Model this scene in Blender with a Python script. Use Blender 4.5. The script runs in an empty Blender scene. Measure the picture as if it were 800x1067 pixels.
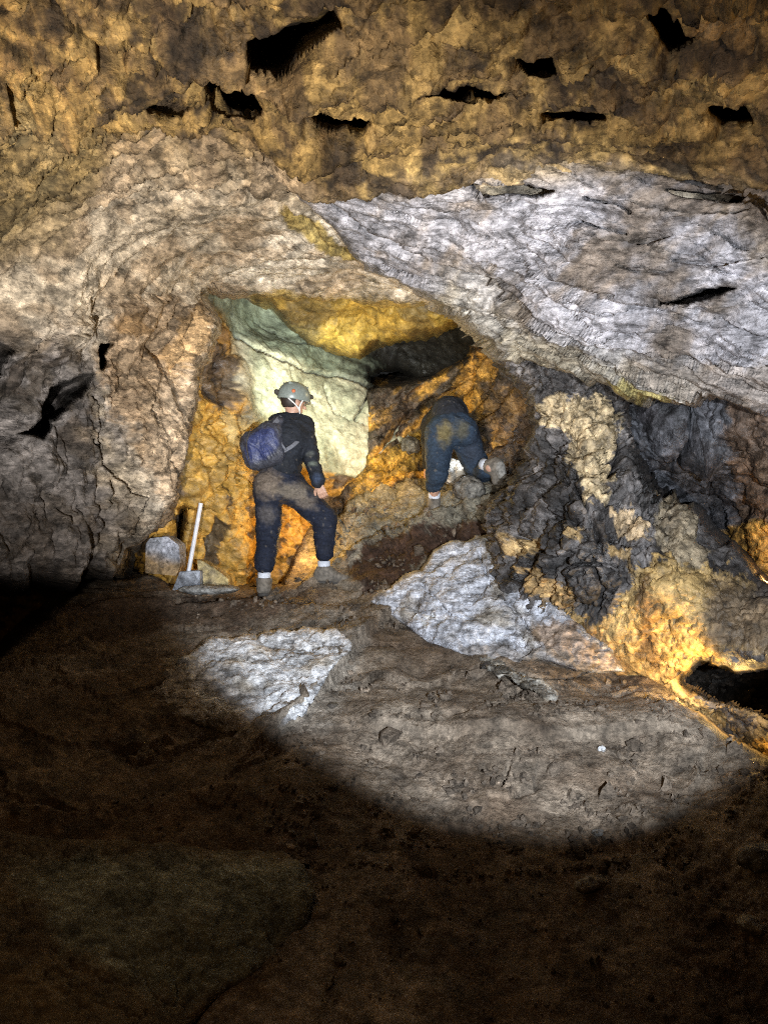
import bpy, math, time
import numpy as np
from mathutils import Vector, Matrix
T0 = time.time()
F = 773.0                       # focal length of the photograph in its own pixels
SC = bpy.context.scene
COL = SC.collection
f32 = np.float32

def pt(px, py, Y):
    """a point of the cave seen at (px, py), Y metres in front of the camera (camera at the origin, looking along +Y)"""
    return np.array([(px - 400.0) / F * Y, Y, -(py - 533.5) / F * Y])

# ------------------------------------------------------------------ noise
def _hash(ix, iy, iz, seed):
    h = (ix.astype(np.uint32) * np.uint32(374761393) + iy.astype(np.uint32) * np.uint32(668265263)
         + iz.astype(np.uint32) * np.uint32(2147483647 & 1274126177) + np.uint32((seed * 1013904223 + 12345) & 0xffffffff))
    h ^= h >> np.uint32(13)
    h *= np.uint32(1274126177)
    h ^= h >> np.uint32(16)
    h *= np.uint32(2246822519)
    h ^= h >> np.uint32(15)
    return h

def pn(P, seed=0):
    P = P.astype(f32)
    i = np.floor(P).astype(np.int32)
    f = P - i
    u = f * f * f * (f * (f * 6 - 15) + 10)
    out = np.zeros(len(P), f32)
    for c in range(8):
        a, b, d = c & 1, (c >> 1) & 1, (c >> 2) & 1
        h = _hash(i[:, 0] + a, i[:, 1] + b, i[:, 2] + d, seed)
        gx = (h & np.uint32(1023)).astype(f32) / 511.5 - 1
        gy = ((h >> np.uint32(10)) & np.uint32(1023)).astype(f32) / 511.5 - 1
        gz = ((h >> np.uint32(20)) & np.uint32(1023)).astype(f32) / 511.5 - 1
        v = gx * (f[:, 0] - a) + gy * (f[:, 1] - b) + gz * (f[:, 2] - d)
        w = (u[:, 0] if a else 1 - u[:, 0]) * (u[:, 1] if b else 1 - u[:, 1]) * (u[:, 2] if d else 1 - u[:, 2])
        out += v * w
    return out * 1.3

def fbm(P, s, o=4, seed=0, gain=.5):
    r = np.zeros(len(P), f32); a = 1.0; t = 0
    for k in range(o):
        r += a * pn(P * s + 17.3 * k, seed + k); t += a; a *= gain; s *= 2.07
    return r / t

def ridged(P, s, o=4, seed=0, gain=.5):
    r = np.zeros(len(P), f32); a = 1.0; t = 0
    for k in range(o):
        r += a * (1 - 2 * np.abs(pn(P * s + 9.1 * k, seed + k))); t += a; a *= gain; s *= 2.1
    return r / t

def worley(P, seed=0):
    P = P.astype(f32)
    i = np.floor(P).astype(np.int32); f = P - i
    n = len(P)
    F1 = np.full(n, 9, f32); F2 = np.full(n, 9, f32); H = np.zeros(n, np.uint32); V = np.zeros((n, 3), f32)
    for a in (-1, 0, 1):
        for b in (-1, 0, 1):
            for c in (-1, 0, 1):
                h = _hash(i[:, 0] + a, i[:, 1] + b, i[:, 2] + c, seed)
                dx = a + (h & np.uint32(1023)).astype(f32) / 1023 - f[:, 0]
                dy = b + ((h >> np.uint32(10)) & np.uint32(1023)).astype(f32) / 1023 - f[:, 1]
                dz = c + ((h >> np.uint32(20)) & np.uint32(1023)).astype(f32) / 1023 - f[:, 2]
                d = np.sqrt(dx * dx + dy * dy + dz * dz)
                m = d < F1
                F2 = np.where(m, F1, np.minimum(F2, d))
                F1 = np.where(m, d, F1)
                H = np.where(m, h, H)
                V[m, 0] = dx[m]; V[m, 1] = dy[m]; V[m, 2] = dz[m]
    return F1, F2, H, V

def facets(P, s, seed=0, warp=.35):
    """broken-rock relief: each cell a tilted plane, with the gap between cells in the second value"""
    Q = P * s
    if warp:
        w = np.stack([pn(Q * 1.3 + 31, seed + 5), pn(Q * 1.3 + 57, seed + 6), pn(Q * 1.3 + 91, seed + 7)], 1)
        w2 = np.stack([pn(Q * 4.1 + 3, seed + 8), pn(Q * 4.1 + 27, seed + 9), pn(Q * 4.1 + 61, seed + 10)], 1)
        Q = Q + warp * w + .38 * warp * w2
    i = np.floor(Q).astype(np.int32); f = Q - i; n = len(Q)
    A = np.full(n, -9, f32); B = np.full(n, -9, f32)
    for a in (-1, 0, 1):
        for b in (-1, 0, 1):
            for c in (-1, 0, 1):
                h = _hash(i[:, 0] + a, i[:, 1] + b, i[:, 2] + c, seed)
                h2 = _hash(h, h >> np.uint32(7), h >> np.uint32(3), 3)
                g = [((h2 >> np.uint32(k)) & np.uint32(255)).astype(f32) / 127.5 - 1 for k in (0, 8, 16, 24)]
                dx = a + (h & np.uint32(1023)).astype(f32) / 1023 - f[:, 0]
                dy = b + ((h >> np.uint32(10)) & np.uint32(1023)).astype(f32) / 1023 - f[:, 1]
                dz = c + ((h >> np.uint32(20)) & np.uint32(1023)).astype(f32) / 1023 - f[:, 2]
                v = .4 * g[3] + .75 * (dx * g[0] + dy * g[1] + dz * g[2]) - 1.0 * (dx * dx + dy * dy + dz * dz)
                m = v > A
                B = np.where(m, A, np.maximum(B, v)); A = np.where(m, v, A)
    return (A + .1) * 1.5, A - B

def strata(P, ax, k, seed, groove=.5):
    """bedded ledges: layers that swell towards one side and break off, with an open joint behind each lip"""
    ax = np.array(ax, f32); ax /= np.linalg.norm(ax)
    t = (P @ ax) * k + .9 * fbm(P, .5 * k / 3, 3, seed) + .4 * fbm(P, 2.2 * k / 3, 3, seed + 4, .45)
    L = np.floor(t); fr = t - L
    Lv = np.stack([L * 7.31, L * 3.17, L * 5.7], 1)
    msk = sm(-.32, .15, pn(P * k * .22 + Lv, seed + 8))
    return msk * (fr ** 1.3 - groove * (1 - sm(.02, .2, fr)) * sm(-.15, .25, pn(P * k * .5 + Lv, seed + 9)) - .5)

def sm(e0, e1, x):
    t = np.clip((x - e0) / (e1 - e0), 0, 1)
    return t * t * (3 - 2 * t)

# ------------------------------------------------------------------ 2-D helpers on the survey grid
def seg_dist(px, py, poly, closed):
    n = len(poly); best = np.full(px.shape, 1e9, f32); side = np.zeros(px.shape, f32)
    for k in range(n if closed else n - 1):
        x0, y0 = poly[k]; x1, y1 = poly[(k + 1) % n]
        dx, dy = x1 - x0, y1 - y0; L = dx * dx + dy * dy + 1e-9
        t = np.clip(((px - x0) * dx + (py - y0) * dy) / L, 0, 1)
        ex = px - x0 - t * dx; ey = py - y0 - t * dy
        d = np.hypot(ex, ey)
        m = d < best
        best = np.where(m, d, best)
        side = np.where(m, np.sign(dx * (py - y0) - dy * (px - x0)), side)
    return best, side

def sdf(px, py, poly):
    d, _ = seg_dist(px, py, poly, True)
    ins = np.zeros(px.shape, bool); n = len(poly)
    for k in range(n):
        x0, y0 = poly[k]; x1, y1 = poly[(k + 1) % n]
        if y0 == y1: continue
        c = ((y0 > py) != (y1 > py)) & (px < (x1 - x0) * (py - y0) / (y1 - y0) + x0)
        ins ^= c
    return np.where(ins, -d, d)

def rbf(ctrl, c=25.0):
    A = np.array(ctrl, float); xy = A[:, :2] / 100; v = 1 / A[:, 2]; n = len(A); c = c / 100
    K = -np.sqrt(((xy[:, None] - xy[None]) ** 2).sum(2) + c * c)
    Pm = np.concatenate([np.ones((n, 1)), xy], 1)
    M = np.block([[K + 1e-4 * np.eye(n), Pm], [Pm.T, np.zeros((3, 3))]])
    s = np.linalg.solve(M, np.concatenate([v, np.zeros(3)]))
    def f(px, py):
        x = px / 100; y = py / 100
        r = s[n] + s[n + 1] * x + s[n + 2] * y
        for k in range(n):
            r = r - s[k] * np.sqrt((x - xy[k, 0]) ** 2 + (y - xy[k, 1]) ** 2 + c * c)
        return 1 / np.clip(r, 1 / 30, 1 / .6)
    return f

def axis(a, b, lo, hi, s):
    out = []
    x = a
    while x < min(b, lo): out.append(x); x += max(s, min(14, (lo - x) * .25))
    x = max(a, lo)
    while x < min(b, hi): out.append(x); x += s
    if b > hi:
        x = max(a, hi)
        while x < b: out.append(x); x += max(s, min(14, (x - hi) * .25 + s))
    out.append(b)
    return np.array(out, f32)

# ------------------------------------------------------------------ materials
def rock_material(name, rough=(.55, .9), bump=.35, scale=30.0, spec=.3, bdist=.02, tint=.35, chip=1.0, squash=(1, 1, 1.8), rot=(0, 0, 0), cell=12.0, chipdist=.02):
    """broken rock: tilted chips at two sizes, fine grain, and a mineral colour read from the surface"""
    m = bpy.data.materials.new(name); m.use_nodes = True
    N = m.node_tree.nodes; L = m.node_tree.links
    b = N['Principled BSDF']
    def math_(op, x, y=None, z=None):
        n = N.new('ShaderNodeMath'); n.operation = op
        for i, v in enumerate((x, y, z)):
            if v is None: continue
            if isinstance(v, (int, float)): n.inputs[i].default_value = v
            else: L.new(v, n.inputs[i])
        return n.outputs[0]
    at = N.new('ShaderNodeAttribute'); at.attribute_name = 'mineral'
    tc = N.new('ShaderNodeTexCoord')
    mp = N.new('ShaderNodeMapping'); mp.inputs['Scale'].default_value = squash; mp.inputs['Rotation'].default_value = rot
    L.new(tc.outputs['Object'], mp.inputs['Vector'])
    wn = N.new('ShaderNodeTexNoise'); wn.inputs['Scale'].default_value = 9; wn.inputs['Detail'].default_value = 5; wn.inputs['Roughness'].default_value = .6
    L.new(mp.outputs['Vector'], wn.inputs['Vector'])
    sc = N.new('ShaderNodeVectorMath'); sc.operation = 'SCALE'; sc.inputs['Scale'].default_value = .13; L.new(wn.outputs['Color'], sc.inputs[0])
    ad = N.new('ShaderNodeVectorMath'); ad.operation = 'ADD'; L.new(mp.outputs['Vector'], ad.inputs[0]); L.new(sc.outputs['Vector'], ad.inputs[1])
    hs = []; cs = []
    for k, s_ in enumerate((cell, cell * 2.7)):
        v = N.new('ShaderNodeTexVoronoi'); v.inputs['Scale'].default_value = s_; L.new(ad.outputs['Vector'], v.inputs['Vector'])
        d = N.new('ShaderNodeVectorMath'); d.operation = 'SUBTRACT'; L.new(ad.outputs['Vector'], d.inputs[0]); L.new(v.outputs['Position'], d.inputs[1])
        c = N.new('ShaderNodeVectorMath'); c.operation = 'SUBTRACT'; L.new(v.outputs['Color'], c.inputs[0]); c.inputs[1].default_value = (.5, .5, .5)
        dt = N.new('ShaderNodeVectorMath'); dt.operation = 'DOT_PRODUCT'; L.new(d.outputs['Vector'], dt.inputs[0]); L.new(c.outputs['Vector'], dt.inputs[1])
        sx = N.new('ShaderNodeSeparateXYZ'); L.new(v.outputs['Color'], sx.inputs[0])
        hs.append(math_('MULTIPLY_ADD', dt.outputs['Value'], s_ * 1.5, math_('MULTIPLY', sx.outputs[0], .5))); cs.append(sx.outputs[1])
    n1 = N.new('ShaderNodeTexNoise'); n1.inputs['Scale'].default_value = scale; n1.inputs['Detail'].default_value = 9; n1.inputs['Roughness'].default_value = .68
    n1.inputs['Distortion'].default_value = .4
    n2 = N.new('ShaderNodeTexNoise'); n2.inputs['Scale'].default_value = scale * .22; n2.inputs['Detail'].default_value = 6
    n3 = N.new('ShaderNodeTexNoise'); n3.inputs['Scale'].default_value = scale * .35; n3.inputs['Detail'].default_value = 10; n3.inputs['Roughness'].default_value = .75
    for n in (n1, n2): L.new(tc.outputs['Object'], n.inputs['Vector'])
    L.new(mp.outputs['Vector'], n3.inputs['Vector'])
    al = at.outputs['Alpha']
    def rng_(v, lo, hi, tlo, thi):
        r = N.new('ShaderNodeMapRange'); r.inputs['From Min'].default_value = lo; r.inputs['From Max'].default_value = hi
        r.inputs['To Min'].default_value = tlo; r.inputs['To Max'].default_value = thi; L.new(v, r.inputs['Value']); return r.outputs['Result']
    def soft(v, k): return math_('MULTIPLY_ADD', math_('MULTIPLY', math_('SUBTRACT', v, .5), al), k, 1.0)
    f = math_('MULTIPLY', rng_(n1.outputs['Fac'], .35, .65, 1 - tint, 1 + tint), soft(cs[0], .5 * chip))
    f = math_('MULTIPLY', f, soft(cs[1], .6 * chip))
    f = math_('MULTIPLY', f, rng_(n3.outputs['Fac'], .40, .52, 1 - .55 * min(chip, 1), 1.08))
    mul = N.new('ShaderNodeVectorMath'); mul.operation = 'SCALE'
    L.new(at.outputs['Color'], mul.inputs[0]); L.new(f, mul.inputs['Scale'])
    L.new(mul.outputs['Vector'], b.inputs['Base Color'])
    L.new(rng_(n2.outputs['Fac'], .35, .65, rough[0], rough[1]), b.inputs['Roughness'])
    b.inputs['Specular IOR Level'].default_value = spec
    b1 = N.new('ShaderNodeBump'); b1.inputs['Strength'].default_value = min(1., .8 * chip); b1.inputs['Distance'].default_value = chipdist; L.new(math_('MULTIPLY', hs[0], al), b1.inputs['Height'])
    b2 = N.new('ShaderNodeBump'); b2.inputs['Strength'].default_value = min(1., .8 * chip); b2.inputs['Distance'].default_value = chipdist * .4; L.new(math_('MULTIPLY', hs[1], math_('MULTIPLY_ADD', al, .7, .3)), b2.inputs['Height']); L.new(b1.outputs['Normal'], b2.inputs['Normal'])
    bp = N.new('ShaderNodeBump'); bp.inputs['Strength'].default_value = min(1, bump * 1.5); bp.inputs['Distance'].default_value = bdist
    L.new(n1.outputs['Fac'], bp.inputs['Height']); L.new(b2.outputs['Normal'], bp.inputs['Normal']); L.new(bp.outputs['Normal'], b.inputs['Normal'])
    return m

def make_mesh(name, verts, faces, mat, cols=None, smooth=True, parent=None, coarse=None):
    me = bpy.data.meshes.new(name)
    verts = np.asarray(verts, f32); faces = np.asarray(faces, np.int32)
    k = faces.shape[1]
    me.vertices.add(len(verts)); me.vertices.foreach_set('co', verts.ravel())
    me.loops.add(faces.size); me.loops.foreach_set('vertex_index', faces.ravel())
    me.polygons.add(len(faces)); me.polygons.foreach_set('loop_start', np.arange(0, faces.size, k, dtype=np.int32))
    me.polygons.foreach_set('use_smooth', np.full(len(faces), smooth))
    me.update(calc_edges=True)
    if cols is not None:
        a = me.color_attributes.new('mineral', 'FLOAT_COLOR', 'POINT')
        c4 = np.ones((len(verts), 4), f32); c4[:, :3] = cols
        if coarse is not None: c4[:, 3] = coarse
        a.data.foreach_set('color', c4.ravel())
    if mat: me.materials.append(mat)
    o = bpy.data.objects.new(name, me); COL.objects.link(o)
    if parent: o.parent = parent
    return o

def tag(o, label=None, cat=None, group=None, kind=None):
    if label: o['label'] = label
    if cat: o['category'] = cat
    if group: o['group'] = group
    if kind: o['kind'] = kind
    return o

# ------------------------------------------------------------------ rock masses
class Mass:
    pass

SURF = {}
def build_mass(name, poly, ctrl, relief, colour, mat, bbox=None, step=1.7, cracks=(), ledges=(), holes=(), bumps=(),
               edge=(22, .22), warp=4.0, slope=.16, cull=13, wseed=0, c=25.0, paint=(), cuts=(), fine=1.0, mott=1.0, coarse=None):
    dep = rbf(ctrl, c)
    if bbox is None:
        xs_ = [p[0] for p in poly]; ys_ = [p[1] for p in poly]
        bbox = (min(xs_) - 18, max(xs_) + 18, min(ys_) - 18, max(ys_) + 18)
    xs = axis(bbox[0], bbox[1], -12, 812, step); ys = axis(bbox[2], bbox[3], -12, 1080, step)
    X, Yp = np.meshgrid(xs, ys); nx, ny = len(xs), len(ys)
    px = X.ravel(); py = Yp.ravel()
    D = dep(px, py).astype(f32)
    base = np.stack([(px - 400) / F * D, D, -(py - 533.5) / F * D], 1).astype(f32)
    B = base.reshape(ny, nx, 3)
    du = np.gradient(B, axis=1); dv = np.gradient(B, axis=0)
    Nn = np.cross(du, dv).reshape(-1, 3); Nn /= np.linalg.norm(Nn, axis=1)[:, None] + 1e-9
    flip = (Nn * base).sum(1) > 0; Nn[flip] *= -1
    wv = np.stack([fbm(base, 2.2, 4, 100 + wseed), fbm(base + 40, 2.2, 4, 110 + wseed)], 1)
    wpx = px + warp * 2.5 * wv[:, 0]; wpy = py + warp * 2.5 * wv[:, 1]
    h, aux = relief(base, px, py)
    h = h.astype(f32)
    for (pl, w, dp) in cracks:
        d, _ = seg_dist(wpx, wpy, pl, False)
        wn = w * (.6 + .8 * np.abs(fbm(base, 6, 2, 55)) * 2)
        h -= dp * (1 - sm(.25, 1, d / wn))
    for (pl, hh, R) in ledges:      # right-hand side of the line stands proud and tapers off over R
        d, s = seg_dist(wpx, wpy, pl, False)
        on = sm(-1.2, 1.2, d * s)
        h += hh * on * np.clip(1 - d / R, 0, 1)
    for (pl, dp, soft) in holes:
        if dp >= .29: dp = .05
        d = sdf(wpx, wpy, pl)
        h -= dp * (1 - sm(-soft, soft, d))
    for (cx, cy, rx, ry, hh) in bumps:
        q = ((px - cx) / rx) ** 2 + ((py - cy) / ry) ** 2
        h += hh * np.exp(-q)
    cz = np.ones(len(px), f32) if coarse is None else (coarse(base, px, py) if callable(coarse) else np.full(len(px), coarse, f32))
    h += cz * fine * (.013 * fbm(base, 13, 4, 240, .6) + .006 * ridged(base, 34, 2, 250))
    jx = wpx + 4.5 * fbm(base, 7, 3, 260, .5); jy = wpy + 3 * fbm(base + 5, 7, 3, 264, .5)
    for cp, dp_, sf_ in holes:
        if dp_ >= .29: h *= 1 - (.85 if cp[0][1] < 140 and name == 'cave_ceiling' else .2) * (1 - sm(0, 9, sdf(jx, jy, cp)))
    V = base + Nn * h[:, None]
    d = sdf(wpx, wpy, poly)
    dh = np.zeros(len(px), f32)
    for cp, dp_, sf_ in holes:
        if dp_ >= .29: dh = np.maximum(dh, np.clip(-sdf(jx, jy, cp) + 2, 0, 40))
    dc = np.full(len(px), -99, f32)
    for cp in cuts: dc = np.maximum(dc, -sdf(jx, jy, cp))
    d = np.maximum(d, dc)
    R, amt = edge
    t = np.clip(-d / R, 0, 1)
    back = amt * (1 - np.sqrt(np.clip(1 - (1 - t) ** 2, 0, 1))) + slope * np.maximum(d, 0) + .22 * np.minimum(dh, 3.5) + .06 * dh
    k = (V[:, 1] + back) / np.maximum(V[:, 1], .2)
    V = V * k[:, None]
    cols = colour(base, px, py, h, aux)
    for (pl, rgb, soft, wp, st) in paint:
        dd = sdf(px + wp * 3 * wv[:, 1] + wp * 3.5 * fbm(base, 9, 5, 210, .8), py + wp * 3 * wv[:, 0] + wp * 3.5 * fbm(base + 9, 9, 5, 220, .8), pl)
        a = (1 - sm(-soft * .5, soft * .5, dd)) * st
        sh = (.75 + .5 * (fbm(base, 7, 4, 230) + .5))[:, None]
        cols = cols * (1 - a[:, None]) + np.array(rgb, f32) * sh * a[:, None]
    cols = cols * np.clip(1 + mott * (1.1 * fbm(base, 5, 4, 270, .6) + .9 * fbm(base, 21, 4, 274, .6)), .3, 2)[:, None]
    keep = (d < cull) & (dc < 4.5)
    idx = np.arange(nx * ny).reshape(ny, nx)
    q = np.stack([idx[:-1, :-1], idx[1:, :-1], idx[1:, 1:], idx[:-1, 1:]], -1).reshape(-1, 4)
    q = q[keep[q].all(1)]
    used = np.unique(q); remap = np.full(nx * ny, -1, np.int32); remap[used] = np.arange(len(used))
    o = make_mesh(name, V[used], remap[q], mat, np.clip(cols[used], .003, .95), coarse=np.clip(cz[used], 0, 1))
    SURF[name] = (px.reshape(ny, nx), py.reshape(ny, nx), V.reshape(ny, nx, 3), xs, ys)
    print('mass', name, len(used), round(time.time() - T0, 1))
    return o

def on(name, px, py):
    """the surface point of a mass at the given survey position"""
    _, _, V, xs, ys = SURF[name]
    i = int(np.clip(np.searchsorted(xs, px), 1, len(xs) - 1)); j = int(np.clip(np.searchsorted(ys, py), 1, len(ys) - 1))
    return V[j, i].astype(float)

def mix(a, b, t):
    return np.array(a, f32) * (1 - t[:, None]) + np.array(b, f32) * t[:, None]

def mix_arr(c, rgb, a):
    return c * (1 - a[:, None]) + np.array(rgb, f32) * a[:, None]

def ani(P, ax, k):
    """squash space along direction ax by k, for bedded rock"""
    ax = np.array(ax, float); ax /= np.linalg.norm(ax)
    return P + (P @ ax)[:, None] * ax * (k - 1)

LIMEWHITE = (.50, .48, .46); GREY = (.20, .20, .215); TAN = (.42, .31, .19); OCHRE = (.30, .19, .055); BROWN = (.13, .085, .045)
AMBER = (.50, .27, .05); YEL = (.50, .36, .06); DARK = (.05, .045, .045); MUD = (.135, .105, .078)
#@@SCENE
# ================================================================== THE CAVE
M_ceiling = rock_material('rough_limestone_ceiling', scale=26, bump=.5, cell=9, squash=(1, .8, 1.7), rot=(0, .2, 0), chipdist=.028)
M_slab = rock_material('flaky_white_limestone', scale=30, bump=.5, cell=8, squash=(.8, 1, 2.8), rot=(0, .28, 0), chipdist=.03)
M_wall = rock_material('grey_brown_cave_rock', scale=24, bump=.5, rough=(.35, .75), spec=.5, cell=9, squash=(1.1, 1, 1), chipdist=.03)
M_flow = rock_material('smooth_green_flowstone', scale=22, bump=.4, rough=(.35, .6), spec=.4, tint=.25, chip=.5, cell=10, squash=(1, 1, 1.6), rot=(0, -.5, 0))
M_mud = rock_material('trodden_cave_mud', scale=34, bump=.7, rough=(.6, .95), spec=.25, chip=.7, cell=16, chipdist=.012)

# --- ceiling and left wall
def relief_ceiling(P, px, py):
    Q = ani(P, (.25, -.1, 1), 1.9)
    Q = ani(P, (.1, 1, 0), 1.9)
    f1, e1 = facets(Q, 1.2, 11); f2, e2 = facets(Q, 3.0, 21); f3, e3 = facets(Q, 7.5, 31, .6)
    rough_ = .25 + .75 * (1 - sm(110, 210, py + 22 * pn(P * 1.5, 3) + .1 * (px - 400)))      # the upper, broken part
    lf = 1 - sm(180, 330, px) * 1.0
    low = sm(250, 360, py) * lf
    amp = np.clip(rough_ * .9 + .5 * low, 0, 1); up_ = .12 + .88 * (rough_ - .25) / .75
    h = .10 * fbm(P, .9, 3, 1) + .13 * low * f1 + (.30 + .70 * amp) * (.12 * f1 + .05 * f2 + (.03 - .014 * low) * f3) + .012 * fbm(P, 7, 4, 5) + amp * .016 * facets(P, 20, 35, .5)[0]
    gm = np.clip(.5 + 1.5 * fbm(P, 2.2, 3, 15), 0, 1)
    h += -.05 * amp * gm * (1 - sm(0, .12, e2)) - .02 * amp * gm * (1 - sm(0, .12, e3))
    h += up_ * (.085 * strata(P, (.12, .95, -.3), 2.2, 301, .6) + .05 * strata(P, (.2, .9, -.3), 5, 311, .7) + .022 * strata(P, (.1, .9, -.3), 12, 316, .8))
    h += .006 * (1 - amp) * f3 + .010 * (1 - amp) * f2
    return h, np.clip(amp, 0, 1)
def colour_ceiling(P, px, py, h, amp):
    n = fbm(P, 2.0, 5, 41); n2 = fbm(P, 6.5, 4, 43)
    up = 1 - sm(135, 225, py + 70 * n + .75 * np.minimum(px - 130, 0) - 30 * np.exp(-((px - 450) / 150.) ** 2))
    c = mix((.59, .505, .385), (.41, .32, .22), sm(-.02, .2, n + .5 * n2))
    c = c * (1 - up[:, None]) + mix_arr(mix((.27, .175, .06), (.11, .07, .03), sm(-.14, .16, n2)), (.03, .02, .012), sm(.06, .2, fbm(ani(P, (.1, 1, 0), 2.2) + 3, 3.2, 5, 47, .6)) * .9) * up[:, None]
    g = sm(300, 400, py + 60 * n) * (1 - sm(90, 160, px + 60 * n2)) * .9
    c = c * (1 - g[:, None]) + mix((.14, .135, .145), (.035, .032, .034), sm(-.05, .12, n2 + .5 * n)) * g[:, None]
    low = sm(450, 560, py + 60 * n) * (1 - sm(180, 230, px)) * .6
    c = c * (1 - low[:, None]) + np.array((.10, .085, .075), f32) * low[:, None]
    return c * (1 + .5 * n2[:, None])
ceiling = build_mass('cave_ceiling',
    [(-420, -420), (1250, -420), (1250, 520), (560, 420), (480, 328), (440, 318), (400, 312), (340, 306), (290, 305), (240, 299), (217, 295), (207, 299), (203, 340),
     (196, 400), (188, 450), (192, 500), (184, 525), (172, 548), (152, 553), (140, 563), (134, 583), (128, 603), (90, 597), (0, 592), (-420, 610)],
    [(-400, -400, 1.3), (400, -400, 1.4), (1200, -400, 1.3), (-300, 0, 2.1), (0, 0, 2.5), (400, 0, 2.6), (800, 0, 2.5), (1100, 0, 2.1), (0, 100, 2.9), (400, 100, 3.2),
     (800, 100, 3.0), (0, 180, 3.4), (250, 180, 3.9), (500, 180, 3.9), (800, 180, 3.6), (1150, 200, 2.6), (250, 250, 4.8), (400, 280, 5.3), (600, 260, 4.9), (800, 300, 4.6), (0, 260, 3.8), (-300, 260, 2.4),
     (220, 300, 5.5), (350, 305, 5.8), (480, 330, 5.9), (0, 400, 4.2), (80, 350, 4.5), (100, 450, 4.8), (170, 400, 5.3), (200, 450, 5.6), (0, 520, 4.3), (0, 592, 4.3), (120, 590, 5.1), (180, 580, 5.5), (-300, 500, 2.7), (1200, 450, 3.0), (700, 450, 5.8)],
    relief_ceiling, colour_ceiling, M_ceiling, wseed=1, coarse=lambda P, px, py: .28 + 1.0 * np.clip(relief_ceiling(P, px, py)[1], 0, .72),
    holes=[([(205, 75), (240, 72), (262, 92), (275, 112), (262, 122), (225, 112)], .35, 4), ([(258, 45), (300, 25), (350, 10), (356, 28), (318, 42), (290, 62), (262, 66)], .35, 4),
           ([(360, 70), (400, 78), (455, 85), (525, 100), (512, 112), (440, 96), (385, 92)], .35, 3), ([(660, 0), (700, 10), (728, 40), (700, 46), (676, 22)], .35, 4),
           ([(540, 55), (575, 52), (578, 75), (550, 80)], .35, 3),
           ([(322, 115), (350, 118), (382, 123), (378, 128), (350, 124)], .35, 3), ([(740, 110), (775, 108), (782, 118), (752, 120)], .35, 3),
           ([(118, 96), (150, 99), (196, 107), (188, 112), (150, 107), (120, 102)], .3, 2), ([(566, 120), (600, 117), (630, 123), (600, 127)], .3, 2), 
           ([(34, 452), (48, 430), (66, 410), (88, 395), (105, 394), (96, 407), (76, 420), (58, 440), (42, 456)], .5, 4), ([(110, 360), (118, 358), (119, 382), (111, 388)], .35, 2),
           ([(0, 360), (14, 366), (8, 395), (-10, 400)], .35, 3), ([(100, 40), (130, 48), (128, 60), (104, 58)], .15, 3), ([(0, 70), (20, 82), (18, 92), (-4, 90)], .1, 3)],
    cracks=[([(0, 470), (40, 448), (60, 425)], 4, .25), ([(98, 460), (112, 480), (130, 500), (146, 518), (138, 560), (126, 590)], 2.6, .18), ([(122, 500), (115, 535)], 2.2, .15), ([(30, 370), (36, 352), (50, 345), (78, 338)], 2.5, .12),
            ([(108, 418), (112, 450), (104, 470)], 2.5, .12), ([(168, 480), (182, 500), (186, 512)], 2.0, .12), ([(150, 418), (156, 440)], 2, .1),
            ([(250, 190), (300, 215), (370, 262)], 3, .06), ([(120, 308), (150, 306), (172, 312)], 2, .06),
            ([(130, 40), (210, 70)], 3, .12), ([(60, 20), (100, 42)], 3, .12)],
    ledges=[([(0, 592), (60, 535), (130, 520)], .06, 60), ([(820, 160), (700, 168), (560, 172), (420, 165), (330, 170)], .16, 80), ([(300, 132), (200, 122), (120, 106), (40, 95), (-60, 90)], .13, 80), ([(820, 92), (700, 86), (600, 96), (520, 90)], .10, 60), ([(420, 60), (300, 66), (180, 58)], .09, 50), ([(60, 330), (110, 320), (205, 300)], .05, 50)],
    paint=[([(262, 300), (300, 300), (360, 306), (480, 322), (480, 345), (360, 330), (262, 318)], (.36, .25, .06), 5, 3, .9), ([(290, 213), (330, 228), (372, 262), (376, 268), (340, 252), (300, 232)], (.30, .21, .05), 3, 2, .9),
           ([(-50, 60), (60, 110), (120, 150), (60, 260), (-50, 300)], (.20, .15, .07), 25, 8, .6),
           ([(115, 318), (160, 305), (206, 300), (200, 400), (192, 500), (170, 552), (148, 500), (128, 440), (112, 400)], (.36, .25, .15), 12, 7, .75), ([(176, 325), (204, 305), (200, 360), (186, 400), (172, 370)], (.48, .30, .13), 6, 5, .7), ([(118, 330), (140, 318), (150, 340), (140, 352), (122, 345)], (.22, .13, .05), 5, 5, .7)])
tag(ceiling, 'rough limestone ceiling and left wall arching over the cave chamber', 'cave ceiling', kind='structure')

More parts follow.
